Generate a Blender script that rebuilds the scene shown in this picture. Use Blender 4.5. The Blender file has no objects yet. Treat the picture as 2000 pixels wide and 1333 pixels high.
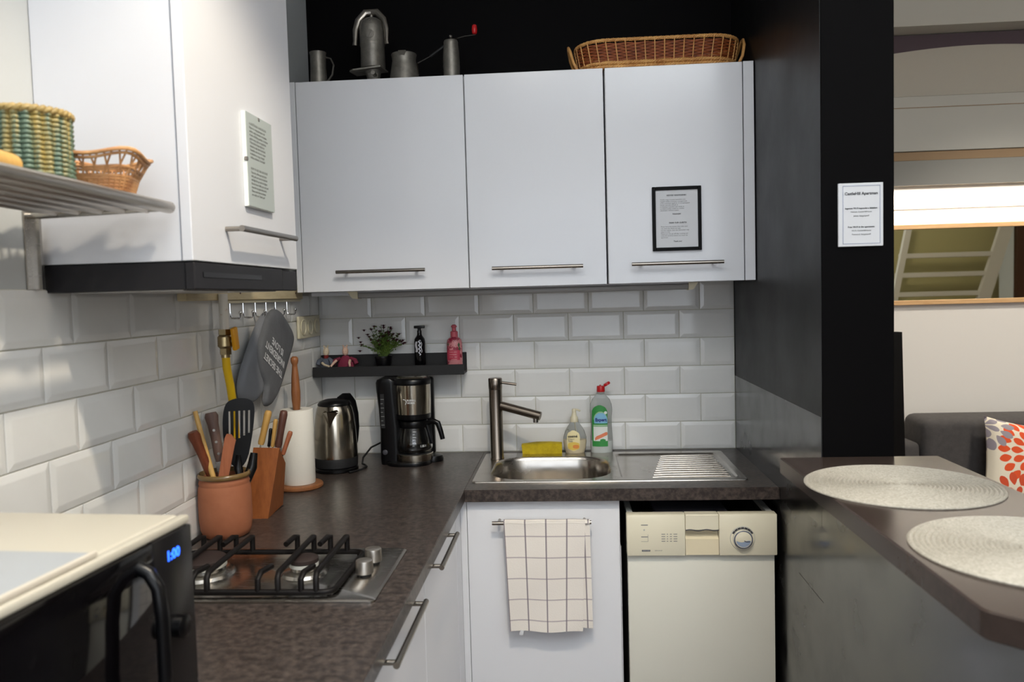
import bpy, bmesh, math, random
from mathutils import Vector, Matrix
random.seed(7)
SC = bpy.context.scene
COL = SC.collection
PI = math.pi

# ------------------------------------------------------------------ camera, world, lights, exposure
def look(pos, tgt):
    return (Vector(tgt) - Vector(pos)).to_track_quat('-Z', 'Y').to_euler()

cam = bpy.data.cameras.new('camera')
cam.sensor_width = 36.0
cam.lens = 36.0 * 1582.9 / 2000.0
cam.clip_start = 0.02
cam.dof.use_dof = True
cam.dof.focus_distance = 2.55
cam.dof.aperture_fstop = 4.5
camo = bpy.data.objects.new('camera', cam)
COL.objects.link(camo)
_r = Vector((0.99723262, 0.06916695, -0.02725867))
_u = Vector((0.02326792, 0.0578612, 0.99805345))
_w = Vector((-0.07060953, 0.99592571, -0.05609171))
camo.matrix_world = Matrix(((_r.x, _u.x, -_w.x, 0.94069), (_r.y, _u.y, -_w.y, -2.99685),
                            (_r.z, _u.z, -_w.z, 1.46957), (0, 0, 0, 1)))
SC.camera = camo

wd = bpy.data.worlds.new('world')
SC.world = wd
wd.use_nodes = True
wd.node_tree.nodes['Background'].inputs[0].default_value = (0.62, 0.70, 0.85, 1)
wd.node_tree.nodes['Background'].inputs[1].default_value = 0.05

def lamp(name, kind, loc, power, color, tgt=None, **kw):
    l = bpy.data.lights.new(name, kind)
    l.energy = power
    l.color = color
    for k, v in kw.items():
        setattr(l, k, v)
    o = bpy.data.objects.new(name, l)
    o.location = loc
    if tgt:
        o.rotation_euler = look(loc, tgt)
    COL.objects.link(o)
    return o

COOL = (0.835, 0.905, 1.0)
WARM = (1.0, 0.87, 0.68)
# upward flash bounced off the ceiling; added cool fill lamp before unseen window
lamp('bounce_flash', 'AREA', (1.75, -3.3, 2.0), 152, COOL, (1.65, -3.45, 3.0), shape='DISK', size=0.35)
lamp('window_fill', 'AREA', (1.3, -5.32, 1.65), 27, COOL, (1.2, 0, 1.35), shape='RECTANGLE', size=2.2, size_y=1.5)
# warm ceiling spot over the near end of the counter
lamp('ceiling_spot', 'SPOT', (0.95, -1.95, 2.55), 66, WARM, (0.50, -1.62, 0.95), spot_size=math.radians(98), spot_blend=0.5, shadow_soft_size=0.03)
# added soft fill below the kitchen ceiling, no fitting seen there
lamp('ceiling_fill', 'AREA', (0.75, -2.25, 2.85), 6, (1.0, 0.95, 0.87), (0.75, -1.6, 0), shape='DISK', size=0.25)
# living room: strip light under the valance, then two added fill lamps
lamp('valance_light', 'AREA', (3.3, 1.235, 1.955), 13, (1.0, 0.92, 0.80), (3.3, 1.262, 1.0), shape='RECTANGLE', size=2.3, size_y=0.03)
lamp('living_wall_fill', 'SPOT', (3.3, -0.6, 2.9), 125, (1.0, 0.92, 0.80), (3.1, 1.3, 0.75), spot_size=math.radians(58), spot_blend=0.6, shadow_soft_size=0.12)  # added, cone kept to the lower wall to brighten it
lamp('living_room_fill', 'POINT', (3.6, -1.6, 2.6), 34, (1.0, 0.90, 0.76), shadow_soft_size=0.15)  # added out of view to lift the stair reflected in the mirror

SC.view_settings.view_transform = 'Standard'
SC.view_settings.look = 'None'
SC.view_settings.gamma = 1.0
SC.view_settings.use_curve_mapping = False
SC.view_settings.exposure = 0.0

# ------------------------------------------------------------------ materials
def lin(c):
    out = []
    for v in c[:3]:
        v = v / 255.0
        out.append(v / 12.92 if v <= 0.04045 else ((v + 0.055) / 1.055) ** 2.4)
    return (out[0], out[1], out[2], 1.0)

def mat(name, rgb, rough=0.5, metal=0.0, spec=0.5, coat=0.0, noise=None, bump=None, trans=0.0, emit=None, ior=1.45, stretch=(1, 1, 1), rnoise=None):
    m = bpy.data.materials.new(name)
    m.use_nodes = True
    nt = m.node_tree
    N, L = nt.nodes, nt.links
    b = N['Principled BSDF']
    b.inputs['Base Color'].default_value = lin(rgb)
    b.inputs['Roughness'].default_value = rough
    b.inputs['Metallic'].default_value = metal
    b.inputs['Specular IOR Level'].default_value = spec
    b.inputs['Coat Weight'].default_value = coat
    b.inputs['Coat Roughness'].default_value = 0.06
    b.inputs['Transmission Weight'].default_value = trans
    b.inputs['IOR'].default_value = ior
    if emit:
        b.inputs['Emission Color'].default_value = lin(emit[0])
        b.inputs['Emission Strength'].default_value = emit[1]
    if noise or bump or rnoise:
        tc = N.new('ShaderNodeTexCoord')
        mp = N.new('ShaderNodeMapping')
        mp.inputs['Scale'].default_value = stretch
        L.new(tc.outputs['Object'], mp.inputs['Vector'])
    if noise:
        rgb2, scale, lo, hi = noise
        n = N.new('ShaderNodeTexNoise')
        n.inputs['Scale'].default_value = scale
        n.inputs['Detail'].default_value = 6
        n.inputs['Roughness'].default_value = 0.65
        L.new(mp.outputs['Vector'], n.inputs['Vector'])
        r = N.new('ShaderNodeValToRGB')
        r.color_ramp.elements[0].position = lo
        r.color_ramp.elements[1].position = hi
        r.color_ramp.elements[0].color = lin(rgb)
        r.color_ramp.elements[1].color = lin(rgb2)
        L.new(n.outputs['Fac'], r.inputs['Fac'])
        L.new(r.outputs['Color'], b.inputs['Base Color'])
    if rnoise:
        scale, lo, hi = rnoise
        n = N.new('ShaderNodeTexNoise')
        n.inputs['Scale'].default_value = scale
        n.inputs['Detail'].default_value = 5
        L.new(mp.outputs['Vector'], n.inputs['Vector'])
        mr = N.new('ShaderNodeMapRange')
        mr.inputs['From Min'].default_value = 0.3
        mr.inputs['From Max'].default_value = 0.7
        mr.inputs['To Min'].default_value = lo
        mr.inputs['To Max'].default_value = hi
        L.new(n.outputs['Fac'], mr.inputs['Value'])
        L.new(mr.outputs['Result'], b.inputs['Roughness'])
    if bump:
        scale, strength = bump
        n = N.new('ShaderNodeTexNoise')
        n.inputs['Scale'].default_value = scale
        n.inputs['Detail'].default_value = 4
        L.new(mp.outputs['Vector'], n.inputs['Vector'])
        bp = N.new('ShaderNodeBump')
        bp.inputs['Strength'].default_value = strength
        bp.inputs['Distance'].default_value = 0.002
        L.new(n.outputs['Fac'], bp.inputs['Height'])
        L.new(bp.outputs['Normal'], b.inputs['Normal'])
    return m

MT = {}
MT['tile'] = mat('tile_glaze', (226, 226, 224), 0.09, spec=0.55, noise=((218, 218, 216), 3.0, .35, .7))
MT['grout'] = mat('grout', (205, 203, 188), 0.85, noise=((184, 182, 166), 30, .3, .7))
MT['gloss_white'] = mat('gloss_white_laminate', (226, 227, 231), 0.16, spec=0.5)
MT['hood_white'] = mat('white_laminate', (204, 206, 212), 0.35, spec=0.4)
MT['carcass'] = mat('carcass_white', (214, 214, 216), 0.5)
MT['wall_paint'] = mat('pale_wall_paint', (178, 181, 182), 0.8, bump=(60, .15))
MT['white_paint'] = mat('white_wall_paint', (232, 228, 222), 0.85, bump=(50, .12))
MT['black_paint'] = mat('black_paint', (8, 7, 8), 0.6, spec=0.06, bump=(40, .15))
MT['black_side'] = mat('black_satin_paint', (14, 14, 16), 0.42, spec=0.45, bump=(30, .12), rnoise=(5, .38, .48))
MT['black_gloss'] = mat('black_gloss_panel', (13, 13, 14), 0.12, spec=0.5, ior=1.95, rnoise=(9, .09, .30), noise=((44, 44, 43), 7, .38, .75))
MT['worktop'] = mat('dark_stone_laminate', (46, 40, 38), 0.33, spec=0.45, noise=((92, 81, 75), 75, .40, .76), rnoise=(5, .30, .37), bump=(220, .05))
MT['bar'] = mat('bar_laminate', (56, 47, 43), 0.22, spec=0.24, noise=((64, 54, 49), 60, .42, .8), rnoise=(5, .22, .27))
MT['steel'] = mat('brushed_steel', (176, 172, 166), 0.26, 1.0, stretch=(3, 60, 60), rnoise=(8, .22, .28))
MT['sink_steel'] = mat('sink_steel', (188, 182, 174), 0.22, 1.0, rnoise=(10, .17, .3))
MT['chrome'] = mat('chrome', (215, 215, 215), 0.08, 1.0)
MT['handle'] = mat('satin_nickel', (150, 144, 136), 0.25, 1.0)
MT['faucet'] = mat('brushed_nickel', (140, 130, 120), 0.27, 1.0)
MT['kettle'] = mat('kettle_steel', (190, 182, 168), 0.17, 1.0)
MT['pewter'] = mat('aged_aluminium', (142, 138, 130), 0.48, 0.75, noise=((104, 100, 93), 25, .35, .75))
MT['black_plastic'] = mat('black_plastic', (9, 9, 11), 0.28, spec=0.35)
MT['black_matte'] = mat('black_matte', (22, 22, 24), 0.6)
MT['charcoal'] = mat('hood_charcoal', (27, 26, 29), 0.5, spec=0.35)
MT['iron'] = mat('cast_iron', (15, 12, 12), 0.5, spec=0.25, bump=(200, .1))
MT['burner'] = mat('burner_cap', (42, 30, 27), 0.65, bump=(120, .2))
MT['terracotta'] = mat('terracotta', (160, 100, 70), 0.75, noise=((142, 84, 56), 9, .35, .7), bump=(60, .15))
MT['glaze'] = mat('olive_glaze', (112, 88, 52), 0.25, spec=0.6)
MT['wood_red'] = mat('red_brown_wood', (118, 62, 38), 0.45, noise=((98, 44, 22), 14, .35, .7), stretch=(8, 8, 1))
MT['wood_block'] = mat('knife_block_wood', (150, 88, 46), 0.42, noise=((118, 64, 30), 10, .35, .75), stretch=(6, 6, 1))
MT['wood_dark'] = mat('dark_wood', (92, 58, 48), 0.45, noise=((70, 42, 34), 14, .35, .7), stretch=(8, 8, 1))
MT['wood_grey'] = mat('grey_brown_wood', (104, 80, 70), 0.5, noise=((84, 62, 54), 14, .35, .7), stretch=(8, 8, 1))
MT['wood_pale'] = mat('pale_wood', (200, 160, 92), 0.5, noise=((176, 134, 70), 10, .35, .75), stretch=(8, 8, 1))
MT['wood_orange'] = mat('orange_wood', (164, 98, 66), 0.5, noise=((132, 74, 46), 12, .35, .75), stretch=(8, 8, 1))
MT['wood_dowel'] = mat('dowel_wood', (148, 96, 58), 0.4, noise=((118, 72, 42), 12, .35, .75), stretch=(8, 8, 1))
MT['wood_frame'] = mat('beech_frame', (212, 172, 124), 0.5, noise=((194, 152, 104), 8, .35, .7), stretch=(1, 8, 8))
MT['cream_wood'] = mat('cream_batten', (214, 200, 164), 0.6, noise=((186, 168, 130), 6, .35, .75), stretch=(4, 1, 8))
MT['wicker'] = mat('wicker', (166, 88, 44), 0.5, noise=((108, 50, 22), 45, .3, .7))
MT['wicker_light'] = mat('wicker_light', (222, 172, 104), 0.5, noise=((176, 116, 60), 30, .3, .7))
MT['wicker_pale'] = mat('wicker_pale', (198, 152, 102), 0.55, noise=((152, 102, 62), 30, .3, .7))
MT['wicker_green'] = mat('green_wicker', (92, 112, 96), 0.4, noise=((158, 138, 78), 34, .50, .62), stretch=(1, 1, .12))
MT['wicker_straw'] = mat('straw', (178, 152, 96), 0.5, noise=((126, 108, 62), 20, .35, .7))
MT['paper'] = mat('paper', (214, 215, 218), 0.8)
MT['paper_roll'] = mat('paper_towel', (226, 222, 212), 0.9, bump=(90, .25))
MT['ink'] = mat('ink', (48, 48, 50), 0.8)
MT['ink_grey'] = mat('ink_grey', (118, 118, 118), 0.8)
MT['ink_pale'] = mat('ink_pale', (108, 112, 112), 0.8)
MT['white_text'] = mat('pale_print', (205, 207, 210), 0.8)
MT['mitt'] = mat('grey_cotton', (98, 100, 104), 0.9, bump=(140, .3), noise=((88, 90, 94), 20, .35, .7))
MT['mitt_back'] = mat('grey_quilt', (116, 119, 125), 0.9, bump=(90, .4))
MT['yellow'] = mat('yellow_paint', (226, 182, 22), 0.4)
MT['yellow_handle'] = mat('yellow_handle', (228, 160, 20), 0.4)
MT['brass'] = mat('nickel_brass', (166, 148, 112), 0.28, 1.0)
MT['pipe_white'] = mat('chipped_white_paint', (216, 212, 202), 0.5, noise=((180, 120, 96), 22, .62, .7))
MT['cream'] = mat('cream_plastic', (214, 206, 178), 0.35)
MT['dish_cream'] = mat('dishwasher_enamel', (226, 219, 196), 0.3, spec=0.45)
MT['dish_door'] = mat('dishwasher_door', (220, 218, 206), 0.33, spec=0.4, bump=(25, .1))
MT['dish_handle'] = mat('dishwasher_recess', (220, 208, 178), 0.35)
MT['dial'] = mat('dial_grey', (186, 186, 180), 0.4)
MT['dial_ring'] = mat('dial_ring', (62, 62, 68), 0.4)
MT['dial_navy'] = mat('dial_navy', (84, 92, 112), 0.4)
MT['dial_blue'] = mat('dial_blue', (150, 164, 186), 0.4)
MT['mw_white'] = mat('microwave_enamel', (196, 190, 175), 0.35)
MT['mw_black'] = mat('microwave_glass', (8, 7, 9), 0.06, spec=0.6)
MT['mw_panel'] = mat('microwave_panel', (26, 25, 26), 0.25)
MT['led'] = mat('blue_display', (30, 80, 255), 0.4, emit=((40, 100, 255), 3.5))
MT['sheet'] = mat('grey_tray', (168, 172, 176), 0.4)
MT['sheet_edge'] = mat('grey_tray_rim', (200, 192, 178), 0.4)
MT['glass'] = mat('clear_glass', (255, 255, 255), 0.02, trans=1.0, ior=1.45)
MT['thin_plastic'] = mat('clear_plastic', (240, 242, 240), 0.08, trans=0.92, ior=1.12)
MT['soap_liquid'] = mat('cream_soap', (232, 214, 176), 0.4)
MT['dish_liquid'] = mat('white_soap', (222, 226, 224), 0.4)
MT['label_cream'] = mat('cream_label', (232, 218, 168), 0.5)
MT['label_orange'] = mat('orange_print', (222, 140, 70), 0.5)
MT['label_yellow'] = mat('yellow_print', (226, 196, 96), 0.5)
MT['label_green'] = mat('green_print', (52, 138, 66), 0.45)
MT['label_lightgreen'] = mat('light_green_print', (150, 190, 150), 0.45)
MT['label_white'] = mat('white_print', (222, 226, 222), 0.5)
MT['label_blue'] = mat('blue_print', (130, 186, 218), 0.5)
MT['label_navy'] = mat('navy_print', (44, 52, 130), 0.5)
MT['label_skin'] = mat('coral_print', (220, 128, 92), 0.5)
MT['red_plastic'] = mat('red_plastic', (190, 26, 30), 0.35)
MT['pink'] = mat('pink_plastic', (200, 92, 104), 0.4)
MT['pink_body'] = mat('pink_bottle', (196, 128, 132), 0.35, noise=((140, 34, 58), 42, .50, .55))
MT['pink_band'] = mat('rose_band', (176, 58, 78), 0.4)
MT['rod'] = mat('rod_steel', (196, 190, 182), 0.36, 1.0)
MT['green_dark'] = mat('green_leaf_print', (70, 88, 62), 0.5)
MT['sponge'] = mat('yellow_sponge', (196, 172, 26), 0.9, bump=(160, .5), noise=((168, 146, 20), 40, .35, .7))
MT['leaf'] = mat('leaf_green', (64, 88, 26), 0.6, noise=((92, 116, 40), 30, .35, .7))
MT['stem'] = mat('stem_green', (74, 96, 40), 0.6)
MT['petal'] = mat('maroon_petal', (74, 18, 34), 0.6, noise=((46, 14, 26), 60, .35, .7))
MT['doll_skin'] = mat('doll_cloth', (206, 190, 164), 0.8)
MT['doll_skin2'] = mat('doll_cloth_pink', (206, 172, 152), 0.8)
MT['maroon'] = mat('maroon_cloth', (116, 34, 58), 0.85)
MT['redcloth'] = mat('dark_red_cloth', (112, 28, 26), 0.85)
MT['greycloth'] = mat('grey_cloth', (98, 104, 116), 0.85, noise=((70, 76, 88), 60, .4, .6))
MT['sofa'] = mat('grey_upholstery', (78, 75, 74), 0.95, bump=(260, .4), noise=((68, 65, 65), 40, .35, .7))
MT['mirror'] = mat('mirror_glass', (205, 205, 190), 0.015, 1.0)
MT['beam'] = mat('grey_white_beam', (192, 192, 186), 0.7)
MT['beam_wood'] = mat('brown_wood_trim', (152, 126, 96), 0.6)
MT['canvas_dark'] = mat('canvas_dark', (84, 72, 80), 0.8)
MT['canvas_light'] = mat('canvas_light', (188, 184, 174), 0.85, bump=(150, .6))
MT['floor'] = mat('floor_boards', (96, 70, 48), 0.45, noise=((76, 54, 36), 6, .35, .7), stretch=(1, 8, 1))
MT['ceiling'] = mat('ceiling_paint', (214, 212, 206), 0.85)
MT['brown_door'] = mat('brown_door_frame', (84, 52, 34), 0.5)
MT['olive_wall'] = mat('olive_panel', (192, 184, 138), 0.8)
MT['frame_black'] = mat('frame_black', (4, 4, 5), 0.5, spec=0.15)
MT['clip_glass'] = mat('clip_frame_sheet', (162, 170, 167), 0.14, spec=0.5)
MT['tube'] = mat('lamp_diffuser', (150, 148, 146), 0.35)
MT['bottle_black'] = mat('black_glass', (9, 9, 11), 0.12, spec=0.6)
MT['silver_print'] = mat('silver_print', (196, 196, 204), 0.35, 0.3)

# woven placemat
def mat_placemat():
    m = mat('woven_vinyl', (196, 190, 176), 0.42, spec=0.4)
    nt = m.node_tree; N, L = nt.nodes, nt.links
    b = N['Principled BSDF']
    tc = N.new('ShaderNodeTexCoord')
    n = N.new('ShaderNodeTexVoronoi'); n.inputs['Scale'].default_value = 240
    L.new(tc.outputs['Object'], n.inputs['Vector'])
    r = N.new('ShaderNodeValToRGB')
    r.color_ramp.elements[0].color = lin((156, 151, 139)); r.color_ramp.elements[1].color = lin((182, 177, 166))
    L.new(n.outputs['Color'], r.inputs['Fac'])
    L.new(r.outputs['Color'], b.inputs['Base Color'])
    bp = N.new('ShaderNodeBump'); bp.inputs['Strength'].default_value = 0.35; bp.inputs['Distance'].default_value = 0.001
    L.new(n.outputs['Distance'], bp.inputs['Height']); L.new(bp.outputs['Normal'], b.inputs['Normal'])
    return m
MT['placemat'] = mat_placemat()

class NB:
    """tiny node-maths builder"""
    def __init__(self, m):
        self.nt = m.node_tree; self.N = self.nt.nodes; self.L = self.nt.links
    def m(self, op, a, b=None, c=None):
        n = self.N.new('ShaderNodeMath'); n.operation = op
        for i, v in enumerate((a, b, c)):
            if v is None: continue
            if isinstance(v, (int, float)): n.inputs[i].default_value = v
            else: self.L.new(v, n.inputs[i])
        return n.outputs[0]
    def mix(self, f, a, b):
        n = self.N.new('ShaderNodeMix'); n.data_type = 'RGBA'
        self.L.new(f, n.inputs[0])
        for i, v in ((6, a), (7, b)):
            if isinstance(v, tuple): n.inputs[i].default_value = v
            else: self.L.new(v, n.inputs[i])
        return n.outputs[2]

def mat_towel():
    m = mat('checked_cotton', (226, 216, 202), 0.95, bump=(300, .3))
    k = NB(m); N = k.N
    uv = N.new('ShaderNodeUVMap'); sp = N.new('ShaderNodeSeparateXYZ')
    k.L.new(uv.outputs[0], sp.inputs[0])
    fx = k.m('FRACT', k.m('DIVIDE', sp.outputs[0], 0.0625))
    fy = k.m('FRACT', k.m('DIVIDE', sp.outputs[1], 0.0640))
    lx = k.m('LESS_THAN', fx, 0.07); ly = k.m('LESS_THAN', fy, 0.06)
    c1 = k.mix(k.m('MULTIPLY', ly, 0.62), lin((234, 227, 218)), lin((150, 136, 146)))
    c2 = k.mix(k.m('MULTIPLY', lx, 0.85), c1, lin((122, 112, 120)))
    k.L.new(c2, N['Principled BSDF'].inputs['Base Color'])
    return m
MT['towel'] = mat_towel()

def mat_cushion():
    m = mat('petal_print_cotton', (226, 216, 196), 0.9)
    k = NB(m); N = k.N
    uv = N.new('ShaderNodeUVMap'); sp = N.new('ShaderNodeSeparateXYZ')
    k.L.new(uv.outputs[0], sp.inputs[0])
    col = lin((228, 218, 198))
    for (cx, cy, rmax, w, rgb) in ((0.50, 0.64, 0.42, 0.14, (222, 84, 42)), (-0.02, 0.90, 0.30, 0.15, (150, 142, 150)), (0.30, 0.10, 0.30, 0.15, (206, 80, 48)), (0.98, 0.20, 0.30, 0.15, (150, 142, 150))):
        dx = k.m('SUBTRACT', sp.outputs[0], cx); dy = k.m('SUBTRACT', sp.outputs[1], cy)
        r = k.m('SQRT', k.m('ADD', k.m('MULTIPLY', dx, dx), k.m('MULTIPLY', dy, dy)))
        a = k.m('ARCTAN2', dy, dx)
        q = k.m('DIVIDE', r, w)
        ring = k.m('FLOOR', q)
        fr = k.m('SUBTRACT', k.m('FRACT', q), 0.5)
        n = k.m('ADD', k.m('MULTIPLY', ring, 7.0), 7.0)
        fa = k.m('SUBTRACT', k.m('FRACT', k.m('ADD', k.m('MULTIPLY', k.m('DIVIDE', a, 2 * PI), n), k.m('MULTIPLY', ring, 0.5))), 0.5)
        fr2 = k.m('DIVIDE', fr, 0.47); fa2 = k.m('DIVIDE', fa, 0.40)
        d = k.m('ADD', k.m('POWER', k.m('ABSOLUTE', fr2), 1.6), k.m('POWER', k.m('ABSOLUTE', fa2), 1.6))
        f = k.m('MULTIPLY', k.m('LESS_THAN', d, 1.0), k.m('LESS_THAN', r, rmax))
        col = k.mix(f, col, lin(rgb))
    k.L.new(col, N['Principled BSDF'].inputs['Base Color'])
    return m
MT['cushion'] = mat_cushion()

# ------------------------------------------------------------------ mesh builder
def frame(axis):
    z = Vector(axis).normalized()
    x = z.orthogonal().normalized()
    return x, z.cross(x), z

class M:
    def __init__(self):
        self.v = []; self.f = []; self.uv = None
    def add(self, vs, fs):
        o = len(self.v)
        self.v += [Vector(p) for p in vs]
        self.f += [tuple(i + o for i in f) for f in fs]
        return self
    def box(self, a, b, bev=0.0, seg=2, rot=None):
        a, b = Vector(a), Vector(b)
        c, h = (a + b) / 2, (b - a) / 2
        h = Vector((abs(h.x), abs(h.y), abs(h.z)))
        vs = [Vector((x * h.x, y * h.y, z * h.z)) for x in (-1, 1) for y in (-1, 1) for z in (-1, 1)]
        fs = [(0, 1, 3, 2), (4, 6, 7, 5), (0, 4, 5, 1), (2, 3, 7, 6), (0, 2, 6, 4), (1, 5, 7, 3)]
        if bev > 0:
            bm = bmesh.new()
            bv = [bm.verts.new(p) for p in vs]
            for f in fs: bm.faces.new([bv[i] for i in f])
            bmesh.ops.recalc_face_normals(bm, faces=bm.faces)
            bmesh.ops.bevel(bm, geom=list(bm.edges), offset=min(bev, min(h) * .98), segments=seg, profile=0.5, affect='EDGES')
            bm.verts.index_update()
            vs = [v.co.copy() for v in bm.verts]; fs = [tuple(v.index for v in f.verts) for f in bm.faces]
            bm.free()
        if rot is not None: vs = [rot @ p for p in vs]
        return self.add([p + c for p in vs], fs)
    def hexa(self, p8):      # bottom 4 then top 4 in the same turning order
        return self.add(p8, [(3, 2, 1, 0), (4, 5, 6, 7), (0, 1, 5, 4), (1, 2, 6, 5), (2, 3, 7, 6), (3, 0, 4, 7)])
    def lathe(self, prof, c=(0, 0, 0), n=32, axis=(0, 0, 1), cap=(True, True), sx=1.0, sy=1.0, rotz=0.0):
        x, y, z = frame(axis)
        if tuple(axis) == (0, 0, 1): x, y, z = Vector((1, 0, 0)), Vector((0, 1, 0)), Vector((0, 0, 1))
        c = Vector(c); o = len(self.v)
        for r, h in prof:
            for k in range(n):
                a = 2 * PI * k / n
                px, py = r * math.cos(a) * sx, r * math.sin(a) * sy
                if rotz:
                    px, py = px * math.cos(rotz) - py * math.sin(rotz), px * math.sin(rotz) + py * math.cos(rotz)
                self.v.append(c + x * px + y * py + z * h)
        for i in range(len(prof) - 1):
            for k in range(n):
                a = o + i * n + k; b = o + i * n + (k + 1) % n
                self.f.append((a, b, b + n, a + n))
        if cap[0]: self.f.append(tuple(o + n - 1 - k for k in range(n)))
        if cap[1]: self.f.append(tuple(o + (len(prof) - 1) * n + k for k in range(n)))
        return self
    def cyl(self, p0, p1, r0, r1=None, n=20, cap=True):
        r1 = r0 if r1 is None else r1
        p0, p1 = Vector(p0), Vector(p1)
        return self.lathe([(r0, 0), (r1, (p1 - p0).length)], p0, n, (p1 - p0).normalized(), (cap, cap))
    def sph(self, c, r, n=16, m=10, s=(1, 1, 1)):
        c = Vector(c); o = len(self.v)
        self.v.append(c + Vector((0, 0, -r * s[2])))
        for i in range(1, m):
            t = -PI / 2 + PI * i / m
            for k in range(n):
                a = 2 * PI * k / n
                self.v.append(c + Vector((r * s[0] * math.cos(t) * math.cos(a), r * s[1] * math.cos(t) * math.sin(a), r * s[2] * math.sin(t))))
        self.v.append(c + Vector((0, 0, r * s[2])))
        e = len(self.v) - 1
        for k in range(n): self.f.append((o, o + 1 + (k + 1) % n, o + 1 + k))
        for i in range(m - 2):
            for k in range(n):
                a = o + 1 + i * n + k; b = o + 1 + i * n + (k + 1) % n
                self.f.append((a, b, b + n, a + n))
        for k in range(n): self.f.append((e, e - n + k, e - n + (k + 1) % n))
        return self
    def tube(self, pts, r, n=10, closed=False, rr=None, flat=None):
        P = [Vector(p) for p in pts]; L = len(P); o = len(self.v)
        up = None
        for i in range(L):
            if closed: t = P[(i + 1) % L] - P[i - 1]
            else: t = P[min(i + 1, L - 1)] - P[max(i - 1, 0)]
            t.normalize()
            if up is None:
                up = t.orthogonal().normalized()
                if flat is not None: up = (Vector(flat[2]) - t * t.dot(Vector(flat[2]))).normalized()
            up = (up - t * up.dot(t))
            if up.length < 1e-6: up = t.orthogonal()
            up.normalize()
            sd = t.cross(up)
            ra = rr[i] if rr else r
            for k in range(n):
                a = 2 * PI * k / n
                fu, fs = (flat[0], flat[1]) if flat else (1, 1)
                self.v.append(P[i] + up * (ra * fu * math.cos(a)) + sd * (ra * fs * math.sin(a)))
        m = L if closed else L - 1
        for i in range(m):
            for k in range(n):
                a = o + i * n + k; b = o + i * n + (k + 1) % n
                c = o + ((i + 1) % L) * n + k; d = o + ((i + 1) % L) * n + (k + 1) % n
                self.f.append((a, b, d, c))
        if not closed:
            self.f.append(tuple(o + n - 1 - k for k in range(n)))
            self.f.append(tuple(o + (L - 1) * n + k for k in range(n)))
        return self
    def prism(self, pts, d):
        d = Vector(d); n = len(pts)
        vs = [Vector(p) for p in pts] + [Vector(p) + d for p in pts]
        fs = [tuple(range(n - 1, -1, -1)), tuple(range(n, 2 * n))] + [(i, (i + 1) % n, n + (i + 1) % n, n + i) for i in range(n)]
        return self.add(vs, fs)
    def loft(self, loops, cap0=False, cap1=False):
        o = len(self.v); n = len(loops[0])
        for lp in loops: self.v += [Vector(p) for p in lp]
        for i in range(len(loops) - 1):
            for k in range(n):
                a = o + i * n + k; b = o + i * n + (k + 1) % n
                self.f.append((a, b, b + n, a + n))
        if cap0: self.f.append(tuple(o + n - 1 - k for k in range(n)))
        if cap1: self.f.append(tuple(o + (len(loops) - 1) * n + k for k in range(n)))
        return self
    def grid(self, rows):
        o = len(self.v); h = len(rows); w = len(rows[0])
        for r in rows: self.v += [Vector(p) for p in r]
        for i in range(h - 1):
            for j in range(w - 1):
                a = o + i * w + j
                self.f.append((a, a + 1, a + w + 1, a + w))
        return self

def wpos(o):
    p = Vector((0, 0, 0))
    while o is not None:
        p += o.location; o = o.parent
    return p

def obj(name, m, material, parent=None, smooth=35, uv=None):
    me = bpy.data.meshes.new(name)
    off = wpos(parent) if parent else Vector((0, 0, 0))
    me.from_pydata([tuple(v - off) for v in m.v], [], m.f)
    bm = bmesh.new(); bm.from_mesh(me)
    bmesh.ops.recalc_face_normals(bm, faces=bm.faces)
    bm.to_mesh(me); bm.free()
    if isinstance(material, str): material = MT[material]
    me.materials.append(material)
    if smooth:
        me.polygons.foreach_set('use_smooth', [True] * len(me.polygons))
        me.set_sharp_from_angle(angle=math.radians(smooth))
    if uv:
        l = me.uv_layers.new(name='UVMap')
        for lp in me.loops: l.data[lp.index].uv = uv[lp.vertex_index]
    o = bpy.data.objects.new(name, me)
    o.parent = parent
    COL.objects.link(o)
    return o

def tag(o, label, cat, group=None):
    o['label'] = label; o['category'] = cat
    if group: o['group'] = group
    return o

def thing(name, label, cat, loc, group=None):
    o = bpy.data.objects.new(name, None)
    o.empty_display_size = 0.05
    o.location = loc
    COL.objects.link(o)
    return tag(o, label, cat, group)

def solo(name, m, material, label, cat, group=None, smooth=35, uv=None):
    """a thing that is one mesh, its origin at its base centre"""
    xs = [v.x for v in m.v]; ys = [v.y for v in m.v]; zs = [v.z for v in m.v]
    c = Vector(((min(xs) + max(xs)) / 2, (min(ys) + max(ys)) / 2, min(zs)))
    m.v = [v - c for v in m.v]
    o = obj(name, m, material, None, smooth, uv)
    o.location = c
    return tag(o, label, cat, group)

def struct(name, m, material, parent=None, smooth=None, label=None):
    o = obj(name, m, material, parent, smooth)
    if parent is None: o['kind'] = 'structure'
    if label: o['label'] = label
    return o

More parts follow.
